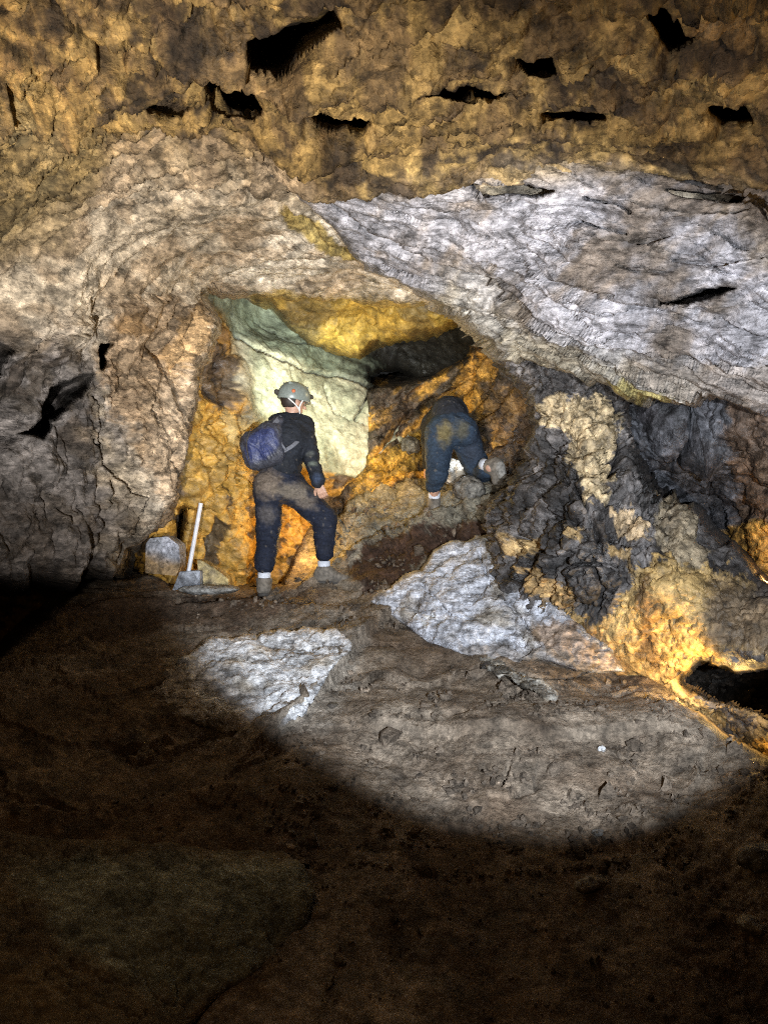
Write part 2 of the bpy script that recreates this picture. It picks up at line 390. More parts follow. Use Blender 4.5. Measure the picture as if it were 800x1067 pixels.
# --- hanging white slab
AXB = (-.35, .3, 1)
def relief_slab(P, px, py):
    Q = ani(P, AXB, 2.6)
    f1, e1 = facets(Q, 1.2, 61); f2, e2 = facets(ani(P, AXB, 3.0), 3.0, 62, .5); f3, e3 = facets(ani(P, AXB, 2.6), 8.0, 63, .7)
    h = .07 * fbm(P, .8, 2, 2) + .06 * f1 + .016 * f2 + .008 * f3 + .006 * fbm(Q, 5, 4, 7, .5) + .006 * facets(ani(P, AXB, 2.5), 19, 65, .6)[0]
    h += .10 * strata(P, (.22, -.6, .8), 3.2, 321, .9) + .065 * strata(P, (.32, -.6, .8), 7.5, 331, 1.0) + .032 * strata(P, (.2, -.6, .8), 16, 341, 1.)
    s = sm(520, 380, px) * .6
    h *= (1 - s)
    return h, f2
def colour_slab(P, px, py, h, f2):
    n = fbm(P, 1.8, 5, 71); n2 = fbm(ani(P, AXB, 2.5), 6, 4, 72); n3 = fbm(P, 14, 3, 73)
    c = mix((.30, .285, .295), (.15, .12, .095), sm(-.12, .25, n + .4 * n2))
    edge_ = sm(60, 0, np.minimum(seg_dist(px, py, [(480, 325), (520, 370), (560, 385), (640, 412), (700, 420)], False)[0], 80))
    c = mix_arr(c, (.40, .36, .26), edge_ * .5)
    up = 1 - sm(150, 205, py + 50 * n)
    c = mix_arr(c, (.20, .14, .065), up)
    rt = sm(700, 800, px + 40 * n) * sm(180, 330, 400 - py * .3) * .0
    return c * (1 + .45 * n2[:, None] + .3 * n3[:, None])
slab = build_mass('hanging_rock_slab',
    [(262, 168), (330, 150), (420, 140), (560, 130), (800, 130), (1250, 130), (1250, 500), (860, 440), (800, 428), (748, 412), (700, 421), (640, 413), (590, 396), (555, 384), (530, 378), (518, 368),
     (497, 343), (478, 325), (445, 302), (415, 290), (385, 276), (368, 262), (345, 232), (305, 200)],
    [(280, 180, 3.92), (330, 150, 3.75), (400, 150, 3.75), (500, 150, 3.6), (640, 150, 3.6), (800, 150, 3.4), (1150, 150, 2.5), (640, 190, 3.68), (800, 190, 3.5), (500, 190, 3.85), (400, 200, 4.0),
     (370, 262, 4.6), (440, 280, 4.5), (480, 325, 4.75), (520, 370, 4.7), (560, 385, 4.6), (640, 412, 4.35), (720, 415, 4.15), (800, 420, 3.9), (1200, 450, 2.7), (640, 300, 3.8), (800, 300, 3.5), (540, 300, 4.2), (1150, 300, 2.5)],
    relief_slab, colour_slab, M_slab, wseed=2, coarse=.6, edge=(10, .10), warp=2.0,
    holes=[([(485, 192), (520, 190), (548, 193), (576, 198), (560, 202), (520, 199), (498, 200)], .3, 2), ([(692, 197), (730, 203), (776, 207), (766, 215), (740, 210), (710, 205)], .3, 2.5),
           ([(688, 314), (715, 306), (735, 301), (762, 303), (748, 308), (725, 311), (700, 316)], .3, 2), ([(655, 245), (680, 240), (700, 243), (682, 248), (660, 252)], .12, 2)],
    cracks=[([(575, 400), (600, 408)], 2.90, 0.090), ([(608, 206), (640, 212), (655, 222)], 3.19, 0.252), ([(530, 272), (570, 290), (620, 300), (640, 305)], 2.90, 0.144), ([(700, 270), (740, 275), (800, 268)], 2.90, 0.144),
            ([(480, 330), (520, 338), (560, 345), (620, 350)], 2.61, 0.090), ([(310, 190), (370, 232), (430, 268), (500, 300), (540, 325)], 3.62, 0.144), ([(560, 240), (600, 232), (650, 238)], 2.90, 0.180),
            ([(590, 320), (640, 330), (690, 322)], 2.61, 0.126), ([(620, 356), (690, 352), (700, 346)], 3.19, 0.180), ([(680, 215), (720, 222), (780, 226)], 2.61, 0.162), ([(430, 215), (470, 225), (520, 222)], 2.61, 0.090),
            ([(740, 340), (800, 352)], 2.90, 0.162), ([(640, 275), (665, 282), (700, 284)], 2.61, 0.126)],
    ledges=[([(820, 240), (700, 232), (600, 214), (500, 206), (420, 200)], .07, 40), ([(820, 318), (720, 320), (640, 308), (560, 290), (500, 270)], .07, 45), ([(820, 390), (740, 372), (660, 368), (580, 352), (520, 330)], .05, 40),
            ([(820, 280), (720, 276), (640, 262), (560, 250)], .05, 30)],
    paint=[([(628, 403), (660, 402), (705, 410), (700, 420), (640, 414)], (.38, .31, .09), 3, 2, .8), ([(740, 180), (830, 200), (830, 300), (790, 270), (750, 230)], (.20, .15, .09), 25, 8, .6),
           ([(640, 380), (830, 370), (830, 440), (740, 420)], (.22, .17, .12), 14, 6, .6)])
tag(slab, 'broad flaky white limestone slab hanging over the right of the chamber', 'rock slab')

# --- alcove behind the arch
def relief_alcove(P, px, py):
    dl = seg_dist(px, py, [(206, 300), (225, 330), (245, 370), (235, 430), (262, 500), (330, 505), (380, 510)], False)
    rib = np.where(px < np.interp(py, [290, 330, 380, 430, 480, 510], [208, 228, 250, 262, 280, 400]), 1., 0.)
    rib = np.clip(1 - sm(-10, 10, px - np.interp(py, [290, 330, 370, 400, 440, 480, 505], [208, 232, 250, 248, 262, 290, 400])), 0, 1)
    f1, e1 = facets(P, 2.0, 81); f2, e2 = facets(P, 5.5, 82, .6); f3, e3 = facets(P, 13, 83, .7)
    h = .06 * fbm(P, .8, 3, 9) + (1 - rib) * .05 * facets(P, 1.4, 86, .3)[0] + rib * (.09 * f1 + .06 * f2 + .03 * f3 - .05 * (1 - sm(0, .1, e2))) + .02 * fbm(P, 3, 4, 4) + (1 - rib) * (.022 * f2 + .010 * f3)
    return h, rib
def colour_alcove(P, px, py, h, rib):
    n = fbm(P, 2.0, 4, 91); n2 = fbm(P, 7, 4, 92)
    c = mix((.56, .53, .38), (.38, .38, .27), sm(-.1, .2, n))
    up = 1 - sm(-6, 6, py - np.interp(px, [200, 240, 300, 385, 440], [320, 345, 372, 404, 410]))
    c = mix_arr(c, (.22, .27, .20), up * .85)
    c = mix_arr(c, (.02, .018, .016), 1 - sm(110, 160, px))  # shade of the void under the left wall, painted into the rock
    c = mix_arr(c, (.014, .012, .009), up * sm(335, 400, px + 60 * n2))  # painted shade: the hollow's fall to black is put into the colour
    rb = mix((.50, .27, .05), (.10, .065, .035), sm(.0, .12, n2 + .5 * n))
    c = c * (1 - rib[:, None]) + rb * rib[:, None]
    return c * (1 + .4 * n2[:, None])
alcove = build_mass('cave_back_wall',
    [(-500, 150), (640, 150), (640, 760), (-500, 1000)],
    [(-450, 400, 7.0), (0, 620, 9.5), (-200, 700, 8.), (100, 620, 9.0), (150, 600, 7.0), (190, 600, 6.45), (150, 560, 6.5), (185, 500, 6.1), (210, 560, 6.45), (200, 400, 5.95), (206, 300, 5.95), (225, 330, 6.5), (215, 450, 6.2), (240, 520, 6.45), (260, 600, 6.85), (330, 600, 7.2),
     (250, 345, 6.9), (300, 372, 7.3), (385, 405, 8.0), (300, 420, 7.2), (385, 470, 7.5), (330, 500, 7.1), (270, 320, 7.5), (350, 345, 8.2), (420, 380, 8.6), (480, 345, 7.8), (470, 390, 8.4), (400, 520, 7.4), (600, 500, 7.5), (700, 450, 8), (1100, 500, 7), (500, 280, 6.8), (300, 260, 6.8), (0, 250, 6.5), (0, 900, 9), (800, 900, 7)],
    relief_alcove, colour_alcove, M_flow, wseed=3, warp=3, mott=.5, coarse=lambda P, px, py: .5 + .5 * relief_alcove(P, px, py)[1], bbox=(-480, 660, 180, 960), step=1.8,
    holes=[([(204, 380), (222, 365), (240, 372), (250, 395), (246, 425), (228, 420), (210, 410)], .12, 5),            ([(430, 398), (470, 392), (500, 372), (500, 410), (432, 408)], .8, 5),
           ([(186, 530), (196, 528), (190, 560), (182, 572)], .3, 3), ([(214, 560), (222, 535), (232, 545), (224, 590), (216, 585)], .12, 3), ([(176, 552), (183, 545), (180, 565)], .2, 2), ([(232, 505), (240, 500), (242, 520)], .15, 2)],
    cuts=[[(379, 394), (392, 385), (412, 383), (426, 389), (440, 400), (460, 394), (485, 380), (500, 368), (520, 372), (520, 420), (432, 412), (385, 410)]],
    cracks=[([(300, 372), (306, 400), (330, 420)], 1.5, .05), ([(340, 400), (352, 430), (380, 440)], 1.5, .05), ([(240, 343), (262, 357), (285, 370), (320, 383), (350, 394), (384, 405)], 2.4, .18), ([(384, 408), (378, 422), (371, 434)], 2, .15), ([(270, 330), (300, 352), (340, 362)], 1.5, .04)],

    paint=[([(200, 300), (216, 320), (240, 365), (236, 385), (214, 372), (200, 375)], (.24, .13, .045), 5, 4, .7), ([(204, 372), (222, 360), (246, 372), (254, 400), (246, 428), (225, 420), (206, 408)], (.06, .05, .045), 5, 5, .85),
           ([(190, 410), (230, 428), (250, 450), (262, 500), (262, 560), (250, 620), (180, 620)], (.52, .32, .07), 9, 6, .55),
           ([(232, 425), (262, 440), (262, 480), (245, 470)], (.55, .42, .18), 6, 5, .6),
           ([(216, 560), (222, 535), (238, 540), (226, 590), (216, 590)], (.05, .045, .04), 3, 3, .85),
           ([(230, 512), (240, 508), (238, 530), (232, 526)], (.05, .045, .04), 2, 3, .85)])
tag(alcove, 'amber and pale green flowstone walls of the alcove behind the climbers', 'cave wall', kind='structure')

def relief_soft(a, s1, s2, seed, ax=None, k=1.):
    def r(P, px, py):
        Q = ani(P, ax, k) if ax is not None else P
        f1, e1 = facets(Q, s1, seed); f2, e2 = facets(Q, s2, seed + 1, .6)
        f3, e3 = facets(Q, s2 * 2.4, seed + 4, .6)
        return a * f1 + a * .5 * f2 + a * .28 * f3 + .2 * a * fbm(Q, s2 * 1.3, 4, seed + 2, .5) + .12 * a * facets(Q, s2 * 5, seed + 6, .6)[0] - .3 * a * np.clip(.4 + 1.5 * fbm(P, s1, 2, seed + 9), 0, 1) * (1 - sm(0, .1, e2)) + (a * .9 * strata(P, ax, s1 * 2, seed + 20, .9) if ax is not None else 0), f2
    return r
def colour_two(a, b, s, seed, lo=-.15, hi=.2):
    def c(P, px, py, h, aux):
        n = fbm(P, s, 5, seed); n2 = fbm(P, s * 4, 4, seed + 3)
        return mix(a, b, sm(lo, hi, n + .3 * n2)) * (1 + .45 * n2[:, None])
    return c

yel = build_mass('yellow_rock_ledge',
    [(262, 285), (520, 285), (500, 312), (478, 325), (472, 334), (452, 341), (432, 343), (410, 346), (390, 352), (372, 364), (350, 366), (332, 360), (314, 345), (298, 328), (282, 312)],
    [(262, 290, 6.0), (350, 290, 6.2), (480, 300, 6.2), (478, 328, 6.4), (400, 350, 6.9), (350, 375, 7.1), (290, 325, 6.5), (420, 330, 6.5)],
    relief_soft(.06, 2.4, 6, 131), colour_two((.34, .225, .045), (.17, .12, .04), 2.2, 133), M_flow, wseed=4, edge=(8, .06), warp=2.5,
    cracks=[([(340, 338), (346, 330), (356, 334), (352, 345)], 1.6, .05), ([(372, 338), (380, 330), (392, 332), (394, 342)], 1.6, .05), ([(400, 322), (415, 318), (425, 326)], 1.6, .05)])
tag(yel, 'bright yellow rock ledge under the arch above the green flowstone', 'rock ledge')

# --- ramp at the right of the alcove
ramp = build_mass('sloping_rock_ramp',
    [(384, 412), (398, 404), (430, 402), (455, 392), (480, 378), (498, 366), (512, 362), (560, 380), (600, 420), (600, 580), (540, 590), (360, 570), (330, 560), (345, 520), (366, 505), (380, 490), (384, 450)],
    [(386, 410, 7.8), (440, 402, 7.8), (480, 385, 7.5), (510, 368, 6.9), (560, 400, 6.2), (380, 500, 7.2), (340, 550, 7.3), (430, 500, 7.3), (450, 450, 7.9), (490, 450, 7.5), (520, 450, 6.7), (560, 500, 6.1), (530, 540, 6.5), (470, 490, 7.3), (400, 560, 7.1)],
    relief_soft(.07, 2.2, 5.5, 141, (-.65, .1, .75), 2.6), (lambda P, px, py, h, a: colour_two((.50, .26, .045), (.06, .042, .026), 2.4, 143, -.10, .06)(ani(P, (-.65, 0, .75), 2.4), px, py, h, a)), M_wall, wseed=5, edge=(8, .08), warp=3,
    cracks=[([(392, 470), (420, 440), (470, 405), (505, 378)], 3, .12), ([(400, 492), (440, 462)], 2.5, .08), ([(500, 440), (530, 410)], 2.5, .08)],
    paint=[([(380, 470), (400, 470), (445, 440), (448, 480), (420, 500), (370, 520)], (.60, .36, .05), 6, 6, .5), ([(470, 398), (520, 368), (522, 378), (490, 408), (470, 414)], (.50, .27, .06), 4, 4, .7),
           ([(388, 412), (440, 404), (436, 440), (392, 460)], (.08, .05, .03), 6, 5, .6), ([(505, 400), (560, 390), (560, 520), (510, 520)], (.10, .065, .04), 10, 6, .7)])
tag(ramp, 'dark and amber streaked rock ramp slanting up behind the crouching caver', 'rock ramp')

# --- right: back wall, pillar
rwall = build_mass('cave_right_wall',
    [(600, 370), (1300, 370), (1300, 1000), (600, 1000)],
    [(650, 430, 5.4), (700, 450, 5.25), (720, 480, 5.35), (745, 535, 6.3), (770, 430, 4.9), (800, 420, 4.6), (800, 500, 4.9), (790, 575, 5.4), (1000, 500, 3.8), (1250, 500, 3.), (650, 600, 6.2), (900, 700, 7.), (800, 720, 8.0), (650, 800, 8), (760, 640, 6.5), (720, 415, 5.3)],
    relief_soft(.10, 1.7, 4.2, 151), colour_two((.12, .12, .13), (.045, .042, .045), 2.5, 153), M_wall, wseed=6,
    bumps=[(700, 450, 20, 30, .18), (735, 470, 18, 26, .2), (680, 425, 14, 12, .12)],
    cracks=[([(716, 432), (712, 460), (698, 480)], 3, .2), ([(660, 470), (672, 492), (676, 520)], 3, .15), ([(735, 490), (745, 505)], 3, .1)],
    paint=[([(762, 410), (830, 400), (1250, 400), (1250, 540), (800, 545), (770, 540)], (.15, .09, .05), 8, 6, .85), ([(745, 560), (780, 542), (1250, 535), (1250, 660), (745, 640)], (.52, .28, .055), 5, 3, .95), ([(600, 660), (1250, 660), (1250, 1000), (600, 1000)], (.03, .025, .02), 8, 6, 1)])  # the last, darkest patch paints the shade inside the pit
tag(rwall, 'dark grey and brown cave wall at the far right behind the buttress', 'cave wall', kind='structure')

def relief_pillar(P, px, py):
    k = .35 + .65 * (1 - sm(0, 50, (px - 650) * .5 + (py - 560) * .6))
    Q = ani(P, (.8, .1, -.35), 1.5)
    f1, e1 = facets(Q, 1.9, 161); f2, e2 = facets(Q, 4.6, 162, .6); f3, e3 = facets(P, 11, 163, .7)
    h = .05 * fbm(P, 1., 3, 164) + k * (.09 * f1 + .06 * f2 + .03 * f3 - .05 * (1 - sm(0, .1, e2)) - .02 * (1 - sm(0, .1, e3))) + .012 * fbm(P, 6, 4, 165, .5) + .5 * k * .026 * facets(P, 24, 166, .6)[0] + k * .05 * strata(P, (.9, .2, -.25), 4, 351, .9)
    return h, f2
pillar = build_mass('rock_buttress',
    [(515, 360), (600, 380), (655, 395), (652, 430), (662, 462), (680, 487), (705, 510), (728, 540), (747, 564), (775, 586), (800, 605), (1250, 860), (1250, 1100), (800, 880), (560, 730), (515, 620), (508, 560), (513, 532), (532, 492), (552, 452), (546, 402), (528, 382)],
    [(545, 395, 5.05), (600, 400, 4.9), (650, 420, 4.95), (665, 465, 4.9), (690, 495, 4.8), (747, 564, 4.5), (800, 605, 4.1), (1200, 850, 2.6), (545, 450, 5.2), (530, 495, 5.35), (512, 540, 5.5), (600, 480, 4.75), (590, 550, 4.55), (640, 600, 4.3), (700, 600, 4.1),
     (640, 660, 4.4), (690, 680, 4.25), (740, 660, 3.95), (800, 680, 3.75), (560, 640, 4.75), (600, 690, 4.75), (650, 720, 4.65), (700, 745, 4.5), (760, 760, 4.3), (800, 790, 4.1), (900, 850, 3.7), (540, 700, 5.0), (800, 860, 4.3), (1200, 1050, 3.)],
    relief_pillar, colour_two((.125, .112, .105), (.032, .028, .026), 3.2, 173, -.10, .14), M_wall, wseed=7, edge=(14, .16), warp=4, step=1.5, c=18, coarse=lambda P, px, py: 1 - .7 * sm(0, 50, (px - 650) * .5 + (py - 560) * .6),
    cuts=[[(706, 706), (728, 692), (770, 698), (830, 686), (900, 720), (900, 805), (800, 747), (760, 733), (722, 718)]],
    cracks=[([(566, 440), (568, 480), (566, 510), (575, 535)], 3, .22), ([(640, 420), (642, 470), (630, 505)], 2.5, .14), ([(660, 490), (668, 515), (700, 540)], 3, .2), ([(600, 500), (622, 560)], 2.5, .12), ([(545, 560), (600, 590), (640, 585)], 3, .12),
            ([(620, 580), (628, 612), (620, 640)], 2.5, .12), ([(580, 470), (590, 500)], 2.5, .12)],
    paint=[([(565, 425), (580, 410), (640, 412), (646, 440), (634, 470), (634, 500), (624, 535), (608, 530), (602, 505), (592, 480), (590, 455), (568, 440)], (.43, .33, .19), 2.5, 7, .96),
           ([(636, 535), (650, 530), (672, 550), (676, 570), (662, 566), (640, 552)], (.42, .30, .17), 2, 6, .9),
           ([(684, 510), (700, 505), (720, 530), (740, 580), (735, 600), (700, 590), (684, 560)], (.30, .235, .15), 5, 7, .9),
           ([(540, 590), (556, 598), (590, 612), (598, 622), (592, 640), (570, 632), (545, 615)], (.48, .30, .12), 2.5, 7, .95),
           ([(528, 572), (552, 556), (560, 562), (546, 582), (530, 582)], (.42, .28, .12), 2, 5, .9), ([(592, 552), (606, 552), (604, 566), (594, 566)], (.42, .28, .12), 2, 5, .8),
           ([(632, 572), (648, 574), (650, 584), (634, 582)], (.42, .28, .12), 2, 5, .85), ([(652, 568), (656, 600), (652, 604), (648, 590)], (.42, .28, .12), 1.5, 4, .85),
           ([(545, 640), (600, 645), (625, 655), (640, 625), (652, 598), (672, 588), (700, 590), (760, 600), (820, 650), (800, 690), (720, 690), (705, 700), (720, 730), (830, 800), (830, 860), (600, 740), (540, 700)], (.44, .29, .11), 3, 11, .95),
           ([(668, 600), (684, 640), (676, 668), (690, 690), (680, 700), (664, 680), (670, 645), (660, 615)], (.16, .09, .035), 4, 6, .8), ([(604, 655), (620, 650), (640, 672), (660, 700), (640, 706), (616, 684)], (.30, .16, .06), 4, 6, .6),
           ([(740, 600), (800, 610), (900, 690), (790, 690), (735, 680), (728, 640)], (.085, .060, .040), 26, 6, .9),  # dimming at the torch beam's edge, painted as darker brown
           ([(662, 606), (690, 625), (680, 680), (668, 665), (664, 640)], (.22, .12, .04), 3, 6, .7)])
tag(pillar, 'jagged dark rock buttress with tan and amber patches right of the climbers', 'rock buttress')

# --- floor
def relief_floor(P, px, py):
    f1, e1 = facets(P, 1.6, 181); f2, e2 = facets(P, 5, 182, .6); f3, e3 = facets(P, 16, 183, .6)
    up = sm(640, 560, py) * sm(300, 360, px)
    lumpy = .35 + .65 * sm(-.05, .25, fbm(P, 1.3, 3, 187))
    h = .07 * fbm(P, .7, 3, 184) + up * (.07 * f1 + .045 * f2 - .03 * (1 - sm(0, .1, e2))) + (1 - up) * (.05 * f1 + .026 * lumpy * f2 + .012 * lumpy * f3)
    F1, F2, H, V = worley(P * 26 + .3 * np.stack([pn(P * 30, 1), pn(P * 30, 2), pn(P * 30, 3)], 1), 188)
    peb = np.clip(fbm(P, 2.4, 3, 189) * 2.2 + .25, 0, 1) * ((H >> np.uint32(9)) & np.uint32(3) == 0)
    h += .016 * fbm(P, 6, 4, 185, .5) * lumpy + .022 * peb * np.clip(.55 - F1, 0, 1) * (1 - up)
    ft = np.exp(-((px - 345) / 30) ** 2 - ((py - 606) / 14) ** 2) + np.exp(-((px - 276) / 22) ** 2 - ((py - 618) / 12) ** 2)
    h = h * (1 - np.clip(ft, 0, 1))
    h += .03 * strata(P, (.1, -.5, 1), 7, 361, .9) * sm(900, 780, py)
    return h, up
def colour_floor(P, px, py, h, up):
    n = fbm(P, 1.5, 5, 191); n2 = fbm(P, 8, 4, 192)
    c = mix((.25, .20, .15), (.14, .10, .068), sm(-.2, .25, n))
    c = c * (1 - up[:, None] * .8) + mix((.25, .24, .19), (.16, .145, .11), sm(-.2, .2, n2)) * up[:, None] * .8
    return c * (1 + .35 * n2[:, None])
floor = build_mass('cave_floor',
    [(-500, 830), (-200, 745), (0, 684), (30, 657), (60, 636), (95, 610), (150, 602), (200, 607), (250, 614), (296, 612), (306, 585), (325, 552), (362, 518), (400, 505), (440, 500), (470, 490), (560, 480),
     (620, 560), (640, 690), (690, 716), (720, 750), (760, 775), (800, 793), (1300, 1000), (1300, 1700), (-500, 1700)],
    [(-400, 1600, .95), (400, 1650, 1.1), (1200, 1600, .95), (-400, 1067, 2.0), (0, 1067, 2.25), (400, 1067, 2.3), (800, 1067, 2.25), (1200, 1067, 2.0), (0, 900, 2.85), (400, 900, 2.9), (800, 900, 2.75), (1200, 980, 2.2), (0, 800, 3.4), (300, 800, 3.5), (600, 800, 3.5), (800, 810, 3.2),
     (0, 720, 4.1), (200, 700, 4.6), (400, 700, 4.5), (600, 720, 4.25), (700, 750, 3.9), (0, 684, 4.6), (60, 640, 5.4), (150, 605, 6.3), (150, 640, 5.7), (280, 616, 6.15), (280, 660, 5.3), (350, 606, 6.25), (420, 650, 5.4), (400, 560, 6.6), (360, 520, 7.0), (450, 510, 6.8), (540, 500, 6.4), (520, 600, 5.6), (560, 660, 4.9), (640, 700, 4.6), (-400, 800, 2.8), (1250, 1010, 2.0)],
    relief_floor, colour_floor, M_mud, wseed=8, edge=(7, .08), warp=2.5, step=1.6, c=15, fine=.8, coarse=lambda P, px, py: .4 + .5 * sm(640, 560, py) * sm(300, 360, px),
    cracks=[([(350, 640), (300, 634), (250, 628)], 1.5, .03), ([(520, 690), (560, 706), (600, 700), (640, 690)], 1.5, .04), ([(530, 800), (524, 815)], 3, .06)],
    ledges=[([(400, 655), (372, 680), (345, 712), (318, 742), (290, 762)], .10, 50), ([(700, 770), (560, 772), (470, 768), (400, 755)], .05, 30), ([(60, 640), (160, 628), (280, 632), (340, 640)], .05, 20), ([(390, 620), (350, 612), (300, 622)], .05, 18),
            ([(330, 606), (400, 560), (470, 532), (540, 516)], .10, 26), ([(0, 845), (120, 838), (260, 825)], .04, 30)],
    bumps=[(600, 750, 120, 20, .06), (130, 625, 60, 14, .07)],
    paint=[([(170, 690), (230, 652), (350, 645), (385, 670), (340, 760), (220, 775)], (.33, .29, .24), 14, 6, .6), ([(362, 606), (380, 580), (430, 556), (500, 542), (540, 545), (470, 568), (410, 612), (385, 628)], (.048, .024, .015), 4, 5, .95), ([(60, 635), (200, 615), (340, 625), (330, 640), (160, 655), (20, 690)], (.07, .042, .026), 6, 6, .7),  # the dark red-brown wedge is a shadow painted into the mud colour
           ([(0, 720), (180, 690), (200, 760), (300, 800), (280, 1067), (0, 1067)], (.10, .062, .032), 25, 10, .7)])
tag(floor, 'trodden brown mud floor rising towards the two cavers', 'cave floor', kind='structure')

# --- outcrops in the floor
def relief_out(seed):
    def r(P, px, py):
        f1, e1 = facets(P, 4, seed, .5); f2, e2 = facets(P, 9, seed + 1, .6)
        gm = np.clip(.3 + 1.8 * fbm(P, 2.5, 2, seed + 7), 0, 1)
        return .035 * f1 + .018 * f2 + .014 * fbm(P, 5, 4, seed + 2, .5) + .008 * facets(P, 22, seed + 5, .6)[0] - gm * (.02 * (1 - sm(0, .09, e1)) + .012 * (1 - sm(0, .09, e2))), 1 - gm * (1 - sm(0, .12, e1))
    return r
def colour_white(seed, a=(.62, .63, .68), b=(.36, .32, .27)):
    def c(P, px, py, h, e1):
        n = fbm(P, 3, 5, seed); n2 = fbm(P, 12, 4, seed + 1)
        return mix(a, b, sm(.0, .3, n)) * (1 + .5 * n2[:, None]) * (.8 + .2 * e1)[:, None]
    return c
w1 = build_mass('white_rock_outcrop',
    [(388, 630), (410, 612), (440, 590), (470, 568), (500, 560), (530, 562), (548, 590), (575, 620), (600, 648), (640, 676), (650, 700), (600, 700), (560, 688), (520, 690), (480, 684), (440, 664)],
    [(392, 630, 5.55), (440, 592, 5.6), (490, 562, 5.75), (540, 570, 5.3), (480, 620, 5.1), (440, 655, 5.05), (520, 640, 4.85), (580, 640, 4.6), (520, 692, 4.55), (620, 680, 4.35), (650, 700, 4.3)],
    relief_out(201), colour_white(203), M_slab, wseed=9, coarse=.5, edge=(10, .08), warp=2.2, step=1.4,
    cracks=[([(440, 610), (470, 640), (510, 650)], 1.6, .04), ([(500, 575), (510, 610), (540, 640), (560, 670)], 1.6, .04), ([(410, 630), (450, 640)], 1.5, .03)],
    paint=[([(500, 560), (545, 570), (560, 600), (520, 600)], (.30, .27, .20), 5, 5, .7), ([(550, 650), (600, 650), (650, 690), (640, 705), (580, 690)], (.30, .19, .10), 6, 5, .8), ([(470, 672), (560, 670), (640, 700), (520, 700)], (.16, .13, .10), 5, 5, .75)])
tag(w1, 'large pale cracked limestone outcrop below the crouching caver', 'rock outcrop')
w2 = build_mass('white_rock_outcrop',
    [(150, 720), (185, 690), (215, 672), (260, 662), (310, 655), (350, 656), (366, 668), (364, 682), (345, 698), (335, 716), (318, 738), (290, 756), (240, 762), (180, 750)],
    [(150, 720, 4.35), (190, 690, 4.6), (260, 662, 4.95), (360, 660, 4.82), (345, 690, 4.45), (300, 700, 4.38), (330, 730, 3.98), (250, 755, 3.88), (170, 745, 4.05)],
    relief_out(211), colour_white(213, (.72, .72, .73), (.52, .47, .40)), M_slab, wseed=10, coarse=.3, edge=(8, .07), warp=2.0, step=1.4,
    paint=[([(140, 700), (190, 690), (215, 740), (300, 750), (280, 770), (150, 760)], (.20, .15, .10), 12, 5, .8)])
tag(w2, 'smaller bright white rock outcrop in the mud below the standing caver', 'rock outcrop')
w3 = build_mass('pale_rock_shelf', [(497, 688), (515, 686), (545, 697), (575, 712), (584, 726), (565, 724), (535, 712), (508, 698)],
    [(500, 690, 4.6), (540, 700, 4.42), (584, 722, 4.1), (545, 715, 4.12), (515, 700, 4.4)], relief_out(221), colour_white(223, (.34, .32, .28), (.20, .17, .13)), M_slab, wseed=11, edge=(4, .03), warp=1.2, step=1.2, cull=9, slope=.1)
tag(w3, 'narrow pale rock shelf poking out of the mud below the large outcrop', 'rock')
bf = build_mass('mud_covered_boulder',
    [(-500, 850), (-100, 850), (60, 872), (200, 880), (290, 884), (318, 905), (327, 935), (322, 965), (292, 1004), (235, 1040), (170, 1090), (80, 1200), (-500, 1400)],
    [(-450, 900, 2.0), (0, 870, 2.88), (200, 880, 2.85), (320, 910, 2.74), (200, 950, 2.46), (320, 965, 2.57), (0, 1000, 2.15), (230, 1040, 2.3), (290, 1004, 2.45), (0, 1100, 1.85), (-400, 1350, 1.1), (80, 1190, 1.65)],
    relief_soft(.025, 1.8, 5, 231), colour_two((.16, .12, .07), (.09, .065, .04), 2.2, 233), M_mud, wseed=12, edge=(12, .05), warp=3, coarse=.4,
    paint=[([(20, 905), (90, 890), (240, 890), (310, 905), (325, 940), (318, 970), (280, 1005), (210, 1040), (120, 1020), (60, 960)], (.27, .29, .23), 34, 9, .8)])  # pale patch paints a dim pool of light onto the boulder
tag(bf, 'big mud smeared boulder in the dark at the lower left foreground', 'boulder')
deep = build_mass('cave_depths', [(250, 250), (700, 250), (700, 550), (250, 550)], [(250, 250, 11), (700, 250, 11), (450, 400, 12), (250, 550, 11), (700, 550, 11)],
    relief_soft(.2, .8, 2, 261), colour_two((.05, .045, .04), (.03, .026, .022), 1.5, 263), M_wall, wseed=13, step=6)
tag(deep, 'black depths of the cave beyond the alcove', 'cave wall', kind='structure')
